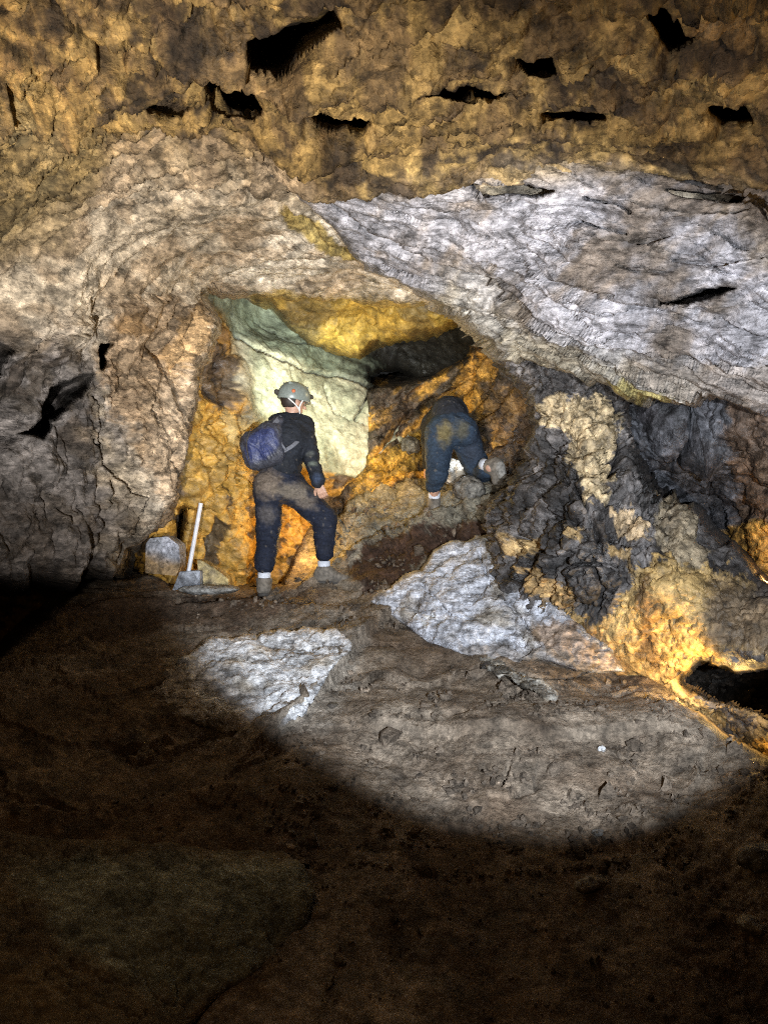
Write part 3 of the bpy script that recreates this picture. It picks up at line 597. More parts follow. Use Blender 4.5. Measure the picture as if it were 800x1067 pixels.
# ================================================================== FIGURES: fields of blended tapered limbs turned into one skin
class Field:
    def __init__(s, lo, hi, res):
        s.lo = np.array(lo, float); s.res = res
        s.n = np.ceil((np.array(hi) - s.lo) / res).astype(int) + 1
        s.D = np.full(s.n, .5, f32)
    def sub(s, lo, hi):
        a = np.clip(((np.array(lo) - s.lo) / s.res).astype(int), 0, s.n - 1); b = np.clip(((np.array(hi) - s.lo) / s.res).astype(int) + 2, 1, s.n)
        g = [(s.lo[k] + s.res * np.arange(a[k], b[k])).astype(f32) for k in range(3)]
        sl = tuple(slice(a[k], b[k]) for k in range(3))
        return sl, g[0][:, None, None], g[1][None, :, None], g[2][None, None, :]
    def blend(s, sl, d, k, cut=False):
        o = s.D[sl]
        if cut:
            s.D[sl] = np.maximum(o, -d); return
        if k <= 0: s.D[sl] = np.minimum(o, d); return
        h = np.clip(.5 + .5 * (o - d) / k, 0, 1)
        s.D[sl] = o * (1 - h) + d * h - k * h * (1 - h)
    def limb(s, p, q, r1, r2, k=.03):
        p = np.array(p, float); q = np.array(q, float); m = max(r1, r2) + k + 2 * s.res
        sl, x, y, z = s.sub(np.minimum(p, q) - m, np.maximum(p, q) + m)
        v = q - p; L = (v * v).sum() + 1e-9
        t = np.clip(((x - p[0]) * v[0] + (y - p[1]) * v[1] + (z - p[2]) * v[2]) / L, 0, 1)
        d = np.sqrt((x - p[0] - t * v[0]) ** 2 + (y - p[1] - t * v[1]) ** 2 + (z - p[2] - t * v[2]) ** 2) - (r1 + (r2 - r1) * t)
        s.blend(sl, d, k); return s
    def ball(s, c, r, k=.03, rot=None, cut=False):
        c = np.array(c, float); r = np.array(r, float) * np.ones(3); m = r.max() + k + 2 * s.res
        sl, x, y, z = s.sub(c - m, c + m)
        X, Y, Z = x - c[0], y - c[1], z - c[2]
        R = np.array(rot) if rot is not None else np.eye(3)
        a = (R[0, 0] * X + R[0, 1] * Y + R[0, 2] * Z) / r[0]; b = (R[1, 0] * X + R[1, 1] * Y + R[1, 2] * Z) / r[1]; e = (R[2, 0] * X + R[2, 1] * Y + R[2, 2] * Z) / r[2]
        n = np.sqrt(a * a + b * b + e * e)
        d = (n - 1) * r.min() * (.5 + .5 * np.clip(n, 0, 1))
        s.blend(sl, d, k, cut); return s
    def halfspace(s, p, n):
        """keep only the side the normal points away from"""
        p = np.array(p, float); n = np.array(n, float); n /= np.linalg.norm(n)
        sl, x, y, z = s.sub(s.lo, s.lo + s.n * s.res)
        s.D = np.maximum(s.D, (x - p[0]) * n[0] + (y - p[1]) * n[1] + (z - p[2]) * n[2]); return s
    def mesh(s, name, mat, parent=None, folds=0, fs=9, seed=0, colour=None, ax=None):
        D = s.D; S = D < 0
        c = [S[i:i - 1 or None, j:j - 1 or None, k:k - 1 or None] for i in (0, 1) for j in (0, 1) for k in (0, 1)]
        cnt = sum(x.astype(np.int8) for x in c); act = (cnt > 0) & (cnt < 8)
        I = np.argwhere(act); vid = np.full(act.shape, -1, np.int32); vid[act] = np.arange(len(I))
        acc = np.zeros((len(I), 3), f32); w = np.zeros(len(I), f32)
        cor = [(i, j, k) for i in (0, 1) for j in (0, 1) for k in (0, 1)]
        val = {o: D[I[:, 0] + o[0], I[:, 1] + o[1], I[:, 2] + o[2]] for o in cor}
        for o in cor:
            for a in range(3):
                if o[a]: continue
                p = list(o); p[a] = 1; p = tuple(p)
                va, vb = val[o], val[p]; m = (va < 0) != (vb < 0)
                t = np.where(m, va / np.where(m, va - vb, 1), 0)
                e = np.array(o, f32)[None].repeat(len(I), 0); e[:, a] = t
                acc[m] += e[m]; w[m] += 1
        V = (I + acc / w[:, None]) * s.res + s.lo
        faces = []
        for a in range(3):
            b, c2 = (a + 1) % 3, (a + 2) % 3
            n = S.shape; s0 = [slice(None)] * 3; s1 = [slice(None)] * 3; s0[a] = slice(0, -1); s1[a] = slice(1, None)
            A = S[tuple(s0)]; Bv = S[tuple(s1)]; E = np.argwhere(A != Bv)
            ok = (E[:, b] > 0) & (E[:, c2] > 0) & (E[:, b] < n[b] - 1) & (E[:, c2] < n[c2] - 1); E = E[ok]
            ins = A[E[:, 0], E[:, 1], E[:, 2]]
            def g(db, dc):
                q = E.copy(); q[:, b] += db; q[:, c2] += dc; return vid[q[:, 0], q[:, 1], q[:, 2]]
            q = np.stack([g(-1, -1), g(0, -1), g(0, 0), g(-1, 0)], 1)
            q[~ins] = q[~ins][:, ::-1]; faces.append(q)
        Fq = np.concatenate(faces); Fq = Fq[(Fq >= 0).all(1)]
        V = V.astype(f32)
        if folds:
            n1 = np.cross(V[Fq[:, 2]] - V[Fq[:, 0]], V[Fq[:, 3]] - V[Fq[:, 1]]); N = np.zeros_like(V)
            for k in range(4): np.add.at(N, Fq[:, k], n1)
            N /= np.linalg.norm(N, axis=1)[:, None] + 1e-9
            Q = ani(V, ax, 2.2) if ax is not None else V
            V = V + N * (folds * (1.2 * ridged(Q, fs, 3, seed) - .3 + .6 * fbm(V, fs * .5, 2, seed + 3)))[:, None]
        cols = colour(V) if colour else None
        return make_mesh(name, V, Fq, mat, cols, parent=parent)

def cloth_material(name, rough=.8, weave=220, spec=.25):
    m = rock_material(name, (rough - .1, rough + .1), .35, 60, spec, .006, .28, chip=.4, cell=14, chipdist=.012)
    return m
def plain_material(name, col, rough=.5, metal=0., noise=.12, scale=60):
    m = bpy.data.materials.new(name); m.use_nodes = True; N = m.node_tree.nodes; L = m.node_tree.links; b = N['Principled BSDF']
    t = N.new('ShaderNodeTexNoise'); t.inputs['Scale'].default_value = scale; t.inputs['Detail'].default_value = 6
    tc = N.new('ShaderNodeTexCoord'); L.new(tc.outputs['Object'], t.inputs['Vector'])
    r = N.new('ShaderNodeValToRGB'); r.color_ramp.elements[0].position = .3; r.color_ramp.elements[1].position = .7
    r.color_ramp.elements[0].color = [c * (1 - noise * 2) for c in col] + [1]; r.color_ramp.elements[1].color = [min(1, c * (1 + noise)) for c in col] + [1]
    L.new(t.outputs['Fac'], r.inputs['Fac']); L.new(r.outputs['Color'], b.inputs['Base Color'])
    b.inputs['Roughness'].default_value = rough; b.inputs['Metallic'].default_value = metal
    return m
SKIN = plain_material('skin', (.48, .29, .21), .5); SOCK = plain_material('white_ribbed_sock', (.62, .66, .74), .9); BOOTM = plain_material('muddy_boot_leather', (.17, .15, .125), .8, noise=.3, scale=30)
SOLE = plain_material('dark_rubber', (.05, .045, .04), .8); CLOTH = cloth_material('muddy_dark_cloth'); HELM = plain_material('grey_green_helmet_plastic', (.20, .235, .22), .35, noise=.1)
STRAP = plain_material('grey_webbing', (.13, .14, .17), .8); WHITE = plain_material('white_strap', (.7, .7, .68), .7); HAIR = plain_material('dark_hair', (.025, .018, .014), .6)
ORANGE = plain_material('orange_sticker', (.6, .16, .06), .5); LENS = plain_material('spectacle_frame', (.25, .2, .16), .25, .6)

def empty(name, loc):
    o = bpy.data.objects.new(name, None); COL.objects.link(o); o.location = loc; o.empty_display_size = .2; return o
def settle(root):
    """children were made in world coordinates: keep them there under a root that stands elsewhere"""
    bpy.context.view_layer.update()
    for c in root.children:
        c.data.transform(Matrix.Translation(-Vector(root.location)))
def bar(path, r, name, mat, parent=None, flat=None, seg=8):
    """a tube or flat band along a path of points"""
    P = [np.array(p, float) for p in path]; V = []; Fs = []
    for i, p in enumerate(P):
        t = P[min(i + 1, len(P) - 1)] - P[max(i - 1, 0)]; t /= np.linalg.norm(t)
        u = np.cross(t, (0, 1, 0.01) if flat is None else flat); u /= np.linalg.norm(u); v = np.cross(t, u)
        ra, rb = (r, r) if np.isscalar(r) else r
        for k in range(seg):
            a = 2 * math.pi * k / seg; V.append(p + u * ra * math.cos(a) + v * rb * math.sin(a))
    for i in range(len(P) - 1):
        for k in range(seg):
            a, b = i * seg + k, i * seg + (k + 1) % seg; Fs.append((a, b, b + seg, a + seg))
    V.append(P[0]); V.append(P[-1]); n0 = len(V) - 2
    for k in range(0, seg):
        Fs.append((n0, (k + 1) % seg, k, k)); e = (len(P) - 1) * seg; Fs.append((n0 + 1, e + k, e + (k + 1) % seg, e + (k + 1) % seg))
    me = bpy.data.meshes.new(name); me.from_pydata([tuple(x) for x in V], [], [tuple(dict.fromkeys(f)) for f in Fs]); me.update()
    for p in me.polygons: p.use_smooth = True
    me.materials.append(mat); o = bpy.data.objects.new(name, me); COL.objects.link(o)
    if parent: o.parent = parent
    return o
def smoothpath(pts, n=6):
    P = [np.array(p, float) for p in pts]; out = []
    for i in range(len(P) - 1):
        a = P[max(i - 1, 0)]; b = P[i]; c = P[i + 1]; d = P[min(i + 2, len(P) - 1)]
        for k in range(n):
            t = k / n; out.append(.5 * (2 * b + (c - a) * t + (2 * a - 5 * b + 4 * c - d) * t * t + (3 * b - a - 3 * c + d) * t ** 3))
    out.append(P[-1]); return out

def hand(fd, wrist, direction, palm_n, side, curl=.5, size=1.0):
    """palm, four unequal bent fingers and a thumb leaving the side of the palm"""
    w = np.array(wrist, float); d = np.array(direction, float); d /= np.linalg.norm(d); n = np.array(palm_n, float); n -= d * (n @ d); n /= np.linalg.norm(n)
    s = np.cross(d, n) * side
    for k, (o, L) in enumerate(((-.030, .066), (-.010, .078), (.011, .072), (.031, .056))):
        b0 = w + d * .015 + s * o * .6; k0 = w + (d * .085 + s * o) * size
        fd.limb(b0, k0, .013, .0125, .012)
        k1 = k0 + (d * math.cos(curl * .6) + n * math.sin(curl * .6)) * L * .5 * size; k2 = k1 + (d * math.cos(curl * 1.6) + n * math.sin(curl * 1.6)) * L * .5 * size
        fd.limb(k0, k1, .0105, .0095, .004); fd.limb(k1, k2, .0095, .0075, .003)
    t0 = w + d * .025 - s * .02; t1 = w + d * .06 - s * .055 + n * .012; t2 = t1 + d * .035 - s * .012 + n * .012
    fd.limb(t0, t1, .016, .012, .01); fd.limb(t1, t2, .0115, .009, .004)

def cloth_colour(base, patches, seed, amt=.35):
    """dark cloth with dried mud patches given as (centre, radius, colour, strength)"""
    def f(V):
        n = fbm(V, 9, 4, seed); c = np.array(base, f32)[None] * (1 + .5 * n[:, None]) + 0 * V
        for ctr, r, col, st in patches:
            d = np.linalg.norm((V - np.array(ctr, f32)) / np.array(r, f32), axis=1) + .7 * fbm(V, 14, 4, seed + 2)
            a = (1 - sm(.3, 1.1, d)) * st
            c = mix_arr(c, col, a)
        sp = sm(.34, .5, fbm(V, 30, 2, seed + 9)) * .35
        return mix_arr(c, (.22, .19, .15), sp)
    return f
def bounds(pts, m=.25):
    A = np.array(pts); return A.min(0) - m, A.max(0) + m

# ---- the standing caver
def caver_one():
    Yr = min(on('cave_floor', x, 606)[1] for x in (332, 340, 350, 358)) - .02; Yl = min(on('cave_floor', x, 619)[1] for x in (268, 276, 284)) - .02
    print('feet', Yl, Yr)
    j = dict(pel=pt(291, 500, 6.18), wai=pt(295, 479, 6.17), che=pt(303, 455, 6.14), nec=pt(304, 434, 6.14), hea=pt(305.5, 419, 6.13),
             ls=pt(290, 441, 6.12), rs=pt(317, 443, 6.18), le=pt(282, 470, 6.34), lw=pt(290, 495, 6.46), re=pt(325, 479, 6.12), rw=pt(332, 503, 6.06),
             lh=pt(280, 508, 6.15), rh=pt(304, 508, 6.2), lk=pt(280, 549, 6.12), rk=pt(338, 541, 6.12), la=pt(275, 604, Yl - .06), ra=pt(337.5, 592, Yr - .06))
    root = empty('person', pt(305, 616, 6.2))
    lo, hi = bounds(list(j.values()) + [pt(360, 600, 6.4)], .17); lo[2] -= .02
    b = Field(lo, hi, .006)
    b.limb(j['pel'], j['wai'], .125, .12, .05).limb(j['wai'], j['che'], .12, .135, .06).limb(j['ls'], j['rs'], .055, .055, .05).limb(j['che'], j['nec'], .10, .05, .05).limb(j['nec'], j['hea'] - np.array([0, 0, .03]), .052, .05, .02)
    b.limb(j['ls'], j['le'], .05, .04).limb(j['le'], j['lw'], .04, .027).limb(j['rs'], j['re'], .05, .04).limb(j['re'], j['rw'], .04, .027)
    b.limb(j['lh'], j['lk'], .085, .055, .04).limb(j['lk'], j['la'], .055, .038, .02).limb(j['rh'], j['rk'], .085, .055, .04).limb(j['rk'], j['ra'], .055, .038, .02)
    b.limb(j['la'], j['la'] + np.array([.0, .12, -.05]), .034, .025, .02).limb(j['ra'], j['ra'] + np.array([.12, .03, -.055]), .034, .025, .02)
    h = j['hea']; fx = np.array([.82, .55, -.12]); fx /= np.linalg.norm(fx); up = np.array([.10, 0, 1.]); up -= fx * (up @ fx); up /= np.linalg.norm(up); sd = np.cross(fx, up)
    R = np.stack([fx, sd, up])
    b.ball(h + up * .02, (.095, .076, .10), .02, R).ball(h + fx * .02 - up * .05, (.065, .055, .06), .03, R)
    b.limb(h + fx * .09 - up * .0, h + fx * .115 - up * .03, .009, .013, .012)                     # nose
    b.limb(h + fx * .075 + sd * .02 - up * .062, h + fx * .075 - sd * .02 - up * .062, .012, .012, .01)   # lips
    b.ball(h + fx * .06 - up * .09, .022, .02)                                                   # chin
    for q in (-1, 1):
        b.ball(h + fx * .088 + sd * q * .03 + up * .012, .010, .004)                               # eyes
        b.ball(h + sd * q * .08 - up * .005, (.02, .009, .032), .006, R)                           # ears
    dr = pt(338, 522, 6.06) - j['rw']; hand(b, j['rw'], dr, (.25, .45, -.5), 1, .75); hand(b, j['lw'], (.3, .3, -.6), (-.5, .5, 0), -1, .5)
    b.mesh('body', SKIN, root)
    # trousers
    mud = (.19, .15, .11)
    t = Field(lo, hi, .0065)
    t.limb(j['pel'], j['wai'] - np.array([0, 0, .02]), .155, .135, .05).ball(pt(281, 508, 6.1), (.115, .12, .13), .06).ball(pt(302, 509, 6.13), (.12, .12, .12), .06)
    t.limb(j['lh'], j['lk'], .118, .092, .05).limb(j['lk'], pt(276, 588, Yl - .06), .092, .076, .03).limb(j['rh'], j['rk'], .122, .098, .05).limb(j['rk'], pt(338, 575, Yr - .08), .092, .074, .03)
    t.halfspace(j['wai'] + np.array([0, 0, .015]), (0, 0, 1))
    t.mesh('trousers', CLOTH, root, .014, 6, 5, cloth_colour((.011, .015, .029), [(pt(278, 503, 6.0), (.16, .3, .16), mud, .6), (pt(306, 512, 6.0), (.20, .3, .10), (.20, .17, .13), .6), (pt(318, 524, 6.0), (.13, .3, .07), (.18, .15, .12), .55), (pt(278, 535, 6.0), (.10, .3, .10), (.10, .09, .085), .6)], 5), ax=(.3, 0, 1))
    # jacket
    a = Field(lo, hi, .0065)
    a.limb(j['wai'] - np.array([0, 0, .06]), j['wai'], .145, .14, .05).limb(j['wai'], j['che'], .14, .155, .06).limb(j['ls'], j['rs'], .075, .075, .06).limb(j['che'], j['nec'] - np.array([0, 0, .02]), .12, .072, .05)
    a.limb(j['ls'], j['le'], .072, .06).limb(j['le'], j['lw'], .06, .05).limb(j['rs'], j['re'], .073, .062, .03).limb(j['re'], j['rw'] + .06 * (j['re'] - j['rw']), .06, .052, .02)
    a.ball(j['nec'] + np.array([0, 0, .045]), (.062, .062, .05), 0, cut=True)
    jk = a.mesh('jacket', CLOTH, root, .015, 6, 15, cloth_colour((.014, .017, .024), [(pt(326, 483, 6.0), (.05, .2, .03), (.16, .19, .16), .55), (pt(323, 472, 6.0), (.045, .2, .03), (.12, .13, .12), .5), (pt(330, 498, 6.0), (.06, .2, .05), (.04, .06, .11), .8)], 8), ax=(.2, 0, 1))
    # reflective tab on the sleeve
    bar([pt(316, 456.5, 6.07), pt(319.5, 455.5, 6.07)], (.007, .010), 'sleeve_tab', WHITE, jk, seg=6); 
    for q, (ank, toe) in enumerate(((pt(275.5, 604, Yl - .06), np.array([-.01, .17, -.03])), (pt(337.5, 592, Yr - .06), np.array([.17, .03, -.045])))):
        bar([ank + np.array([0, 0, -.02]), ank + np.array([0, 0, .0]), ank + np.array([0, 0, .035]), ank + np.array([0, 0, .06])], .052, 'sock', SOCK, root, seg=14)
        f = Field(ank - .32, ank + .32, .006)
        top = ank + np.array([0, 0, -.005]); heel = ank + np.array([0, 0, -.07]) - toe * .18
        f.limb(top, heel + np.array([0, 0, .0]), .062, .052, .02).limb(heel, ank + toe + np.array([0, 0, -.055]), .05, .044, .03).limb(top, ank + toe * .6 + np.array([0, 0, -.05]), .05, .042, .03)
        f.halfspace(ank + np.array([0, 0, .015]), (0, 0, 1)); f.halfspace(ank + np.array([0, 0, -.112]), (0, 0, -1))
        bt = f.mesh('boot', BOOTM, root, .004, 14, 31 + q)
        g = Field(ank - .32, ank + .32, .006); lowp = np.array([0, 0, -.112])
        g.limb(ank + lowp - toe * .2, ank + lowp + toe * 1.05, .052, .047, .01); g.halfspace(ank + lowp + np.array([0, 0, .012]), (0, 0, 1)); g.halfspace(ank + lowp - np.array([0, 0, .016]), (0, 0, -1))
        g.mesh('sole', SOLE, bt)
    # helmet
    hc = h + up * .045
    f = Field(hc - .22, hc + .22, .005)
    f.ball(hc, (.142, .118, .125), .0, R); f.ball(hc, (.128, .105, .112), 0, R, cut=True); f.halfspace(hc - up * .035 , -up)
    f.limb(hc + fx * .10 - up * .02 + sd * .06, hc + fx * .145 - up * .025, .012, .010, .02).limb(hc + fx * .10 - up * .02 - sd * .06, hc + fx * .145 - up * .025, .012, .010, .02)
    for q in (-.05, 0, .05): f.limb(hc - fx * .08 + up * .10 + sd * q, hc + fx * .09 + up * .088 + sd * q, .009, .009, .008)
    hm = f.mesh('helmet', HELM, root)
    g = Field(hc - fx * .15 - .08, hc - fx * .15 + .08, .005); g.limb(hc - fx * .135 - sd * .015, hc - fx * .155 + up * .01 - sd * .01, .02, .022, .01); g.mesh('lamp_battery', SOLE, hm)
    g = Field(hc + fx * .15 - .08, hc + fx * .15 + .08, .005); g.limb(hc + fx * .135 + up * .03, hc + fx * .16 + up * .03, .024, .02, .01); g.mesh('headlamp', SOLE, hm)
    e = hc - np.array([0, .128, 0]) + up * .03 + fx * .01
    f = Field(e - .05, e + .05, .004); f.ball(e, (.016, .012, .015), 0); f.mesh('emblem', ORANGE, hm)
    f = Field(h - .2, h + .2, .006); f.ball(h + up * .02 - fx * .018, (.092, .082, .10), .0, R); f.halfspace(h - up * .055, -up); f.halfspace(h + fx * .035, fx); f.mesh('hair', HAIR, root)
    near = -sd if sd[1] > 0 else sd
    bar(smoothpath([hc - fx * .09 + near * .085 - up * .035, h - fx * .02 + near * .09 - up * .03, h + fx * .03 + near * .075 - up * .07, h + fx * .055 + near * .03 - up * .105, h + fx * .055 - near * .03 - up * .105]), (.006, .003), 'chin_strap', WHITE, hm)
    bar(smoothpath([hc + fx * .03 + near * .11 - up * .03, h + fx * .02 + near * .088 - up * .04, h + fx * .035 + near * .075 - up * .075]), (.006, .003), 'chin_strap', WHITE, hm)
    gp = []
    for q in (-1, 1):
        c0 = h + fx * .105 + sd * q * .032 + up * .008; gp = [c0 + sd * .027 * math.cos(a) + up * .022 * math.sin(a) - fx * .012 * abs(math.cos(a)) for a in np.linspace(0, 2 * math.pi, 15)]
        bar(gp, .0035, 'spectacle_rim', LENS, root, seg=6)
    bar([h + fx * .10 + near * .055 + up * .012, h + fx * .0 + near * .085 + up * .01], .0035, 'spectacle_arm', LENS, root, seg=6)
    settle_all(root)
    tag(root, 'standing person in dark muddy clothes and grey helmet with a hand on the raised knee', 'person')
    # backpack
    bp = empty('backpack', pt(272, 490, 6.0))
    f = Field(pt(240, 500, 5.7), pt(315, 420, 6.35), .006)
    f.limb(pt(264, 462, 6.02), pt(266, 478, 6.03), .085, .075, .04).limb(pt(267, 478, 6.03), pt(284, 472, 6.05), .08, .09, .06).limb(pt(265, 462, 6.02), pt(290, 440, 6.06), .09, .045, .07).limb(pt(282, 452, 6.0), pt(284, 472, 6.0), .09, .09, .06)
    def bagcol(V):
        c = np.tile(np.array((.040, .044, .06), f32), (len(V), 1)); n = fbm(V, 12, 3, 77)
        q = V - pt(272, 463, 5.9).astype(f32); u_ = (q[:, 0] + q[:, 2]) * .7; v_ = (q[:, 2] - q[:, 0]) * .7; d = np.sqrt((u_ / .17) ** 2 + (v_ / .115) ** 2) + .5 * n
        return mix_arr(c, (.025, .036, .11), 1 - sm(.7, 1.1, d)) * (1 + .5 * n[:, None])
    bag = f.mesh('bag', cloth_material('blue_grey_nylon', .5, 200, .5), bp, .016, 7, 71, bagcol, ax=(1, 0, .4))
    bar(smoothpath([pt(282, 447, 5.94), pt(287, 440, 5.98), pt(293, 434, 6.05), pt(296, 433, 6.14), pt(296, 438, 6.25)]), (.022, .005), 'shoulder_strap', STRAP, bp)
    bar(smoothpath([pt(283, 478, 5.92), pt(294, 471, 5.97), pt(304, 465, 5.97), pt(311, 459, 6.02), pt(317, 455, 6.12)]), (.017, .005), 'waist_strap', STRAP, bp)
    bar(smoothpath([pt(289, 447, 5.97), pt(292, 460, 5.96), pt(298, 469, 5.95)]), (.01, .005), 'side_strap', STRAP, bp)
    bar(smoothpath([pt(262, 446, 5.92), pt(257, 462, 5.90), pt(260, 480, 5.92)]), .004, 'zip', SOLE, bp, seg=6)
    settle_all(bp)
    tag(bp, 'blue and grey backpack slung low on the back of the standing caver', 'backpack')

def settle_all(root):
    off = -Vector(root.location)
    for c in root.children_recursive:
        c.data.transform(Matrix.Translation(off))

def caver_two():
    D = .12
    P = lambda x, y, Y: pt(x, y, Y + D)
    j = dict(pel=P(471, 446, 6.32), wai=P(466, 437, 6.55), che=P(463, 440, 6.8), nec=P(464, 449, 7.0), hea=P(466, 462, 7.08),
             ls=P(449, 442, 6.86), rs=P(478, 441, 6.86), le=P(446, 462, 6.8), lw=P(446, 484, 6.95), re=P(484, 462, 6.9), rw=P(486, 482, 7.0),
             lh=P(458, 454, 6.32), rh=P(484, 455, 6.34), lk=P(455, 494, 6.22), rk=P(500, 494, 6.42), la=P(451, 523, 6.4), ra=P(510, 487, 6.1))
    root = empty('person', P(452, 530, 6.4))
    lo, hi = bounds(list(j.values()), .2)
    b = Field(lo, hi, .007)
    b.limb(j['pel'], j['wai'], .125, .12, .05).limb(j['wai'], j['che'], .12, .135, .06).limb(j['ls'], j['rs'], .055, .055, .05).limb(j['che'], j['nec'], .10, .05, .05).limb(j['nec'], j['hea'], .05, .05, .02)
    for q in 'lr': b.limb(j[q + 's'], j[q + 'e'], .05, .04).limb(j[q + 'e'], j[q + 'w'], .04, .027).limb(j[q + 'h'], j[q + 'k'], .085, .055, .04).limb(j[q + 'k'], j[q + 'a'], .055, .038, .02)
    b.limb(j['la'], j['la'] + np.array([.02, .15, -.04]), .036, .03, .02).limb(j['ra'], j['ra'] + np.array([.04, -.01, -.02]), .034, .028, .02)
    h = j['hea']; fx = np.array([0, .75, -.65]); fx /= np.linalg.norm(fx); up = np.array([0, .65, .75]); up -= fx * (up @ fx); up /= np.linalg.norm(up); sd = np.cross(fx, up); R = np.stack([fx, sd, up])
    b.ball(h, (.095, .076, .105), .02, R).ball(h + fx * .03 - up * .05, (.06, .055, .06), .03, R).limb(h + fx * .09, h + fx * .115 - up * .03, .009, .013, .012)
    for q in (-1, 1): b.ball(h + sd * q * .078, (.02, .009, .032), .006, R).ball(h + fx * .088 + sd * q * .03 + up * .012, .010, .004)
    hand(b, j['lw'], (0, .4, -.8), (0, -.6, -.6), 1, .5); hand(b, j['rw'], (0, .5, -.8), (0, -.6, -.6), -1, .5)
    b.mesh('body', SKIN, root)
    t = Field(lo, hi, .0065)
    t.limb(j['pel'], j['wai'], .16, .15, .05).ball(P(459, 449, 6.28), (.125, .14, .13), .05).ball(P(483, 450, 6.28), (.125, .14, .13), .05)
    t.limb(j['lh'], j['lk'], .125, .092, .03).limb(j['lk'], P(452, 506, 6.32), .082, .070, .02).limb(j['rh'], j['rk'], .125, .10, .03).limb(j['rk'], P(507, 489, 6.2), .088, .07, .02)
    t.halfspace(j['wai'] - np.array([0, .08, 0]), (0, 1, .3))
    t.mesh('trousers', CLOTH, root, .013, 6, 25, cloth_colour((.024, .040, .066), [(P(463, 451, 6.15), (.085, .3, .13), (.17, .135, .055), .85), (P(481, 448, 6.15), (.07, .3, .12), (.10, .09, .055), .7), (P(492, 470, 6.3), (.12, .3, .16), (.03, .035, .05), .6)], 25), ax=(.3, 0, 1))
    a = Field(lo, hi, .0065)
    a.limb(j['wai'] - np.array([0, .19, -.02]), j['che'], .155, .165, .06).limb(j['ls'], j['rs'], .08, .08, .06).limb(j['che'], j['nec'], .13, .075, .05)
    for q in 'lr': a.limb(j[q + 's'], j[q + 'e'], .075, .062).limb(j[q + 'e'], j[q + 'w'], .06, .048)
    a.mesh('jacket', CLOTH, root, .014, 6, 27, cloth_colour((.016, .018, .024), [], 28), ax=(.2, 1, 0))
    for q, (ank, dirn, upv) in enumerate(((P(452, 521, 6.38), np.array([.02, .17, -.05]), np.array([0, -.03, .07])), (P(508.5, 486, 6.13), np.array([.06, -.03, -.13]), np.array([-.05, .05, .03])))):
        bar([ank - upv * .3, ank + upv * .4, ank + upv * .9], .052, 'sock', SOCK, root, seg=14)
        f = Field(ank - .32, ank + .32, .006); n = upv / np.linalg.norm(upv)
        if q == 0:
            heel = ank - np.array([0, 0, .07]) - dirn * .18
            f.limb(ank, heel, .058, .05, .02).limb(heel, ank + dirn - np.array([0, 0, .05]), .05, .042, .03)
            f.mesh('boot', BOOTM, root, .004, 14, 41)
        else:
            heel = ank + np.array([.06, -.03, .01])
            f.limb(ank + np.array([.012, 0, 0]), heel, .062, .058, .02).limb(heel, heel + np.array([.02, .05, -.12]), .058, .05, .03)
            bt = f.mesh('boot', BOOTM, root, .004, 14, 42)
            g = Field(ank - .32, ank + .32, .006); c = heel + np.array([.022, -.03, -.01]); g.limb(c, c + np.array([.02, .0, -.07]), .048, .042, .01)
            g.halfspace(c + np.array([.014, -.014, 0]) * 1.2, (-.7, .7, 0)) if False else None
            gm = g.mesh('sole', plain_material('worn_grey_boot_sole', (.26, .25, .23), .85, noise=.3, scale=40), bt)
    hc = h + up * .045; f = Field(hc - .22, hc + .22, .006); f.ball(hc, (.142, .118, .125), .0, R); f.ball(hc, (.128, .105, .112), 0, R, cut=True); f.halfspace(hc - up * .035, -up); f.mesh('helmet', HELM, root)
    settle_all(root)
    tag(root, 'person in blue jeans with a yellow mud patch bending forward over the rocks', 'person')
caver_one(); caver_two()
print('people', round(time.time() - T0, 1))

# ================================================================== LOOSE THINGS
import bmesh
def stone(name, label, cat, centre, radii, seed, a, b, rough=.12, sub=5, cuts=(), mat=None, rotz=0, group=None, tilt=0):
    bm = bmesh.new(); bmesh.ops.create_icosphere(bm, subdivisions=sub, radius=1)
    V = np.array([v.co[:] for v in bm.verts], f32)
    for n, d in cuts:
        n = np.array(n, f32); n /= np.linalg.norm(n); k = np.maximum((V @ n) - d, 0); V = V - k[:, None] * n
    Rm = Matrix.Rotation(rotz, 3, 'Z') @ Matrix.Rotation(tilt, 3, 'Y')
    r = np.array(radii, f32); W = (V * r) @ np.array(Rm).T.astype(f32)
    P = W + np.array(centre, f32)
    sc = .35 / r.mean()
    f1, e1 = facets(P, 4 * sc, seed, .4); 
    nrm = V / (np.linalg.norm(V, axis=1)[:, None] + 1e-9)
    h = rough * r.mean() * (f1 + .8 * fbm(P, 5 * sc, 4, seed + 2))
    W = W + nrm * h[:, None]
    Fs = np.array([[v.index for v in f.verts] for f in bm.faces]); bm.free()
    n1 = fbm(P, 6, 4, seed + 5); cols = mix(a, b, sm(-.15, .2, n1)) * (1 + .4 * fbm(P, 25, 3, seed + 6)[:, None])
    base = np.array([0, 0, float(W[:, 2].min())])
    o = make_mesh(name, W - base, Fs, mat or M_wall, np.clip(cols, .003, .9)); o.location = Vector(np.array(centre) + base)
    tag(o, label, cat, group); return o
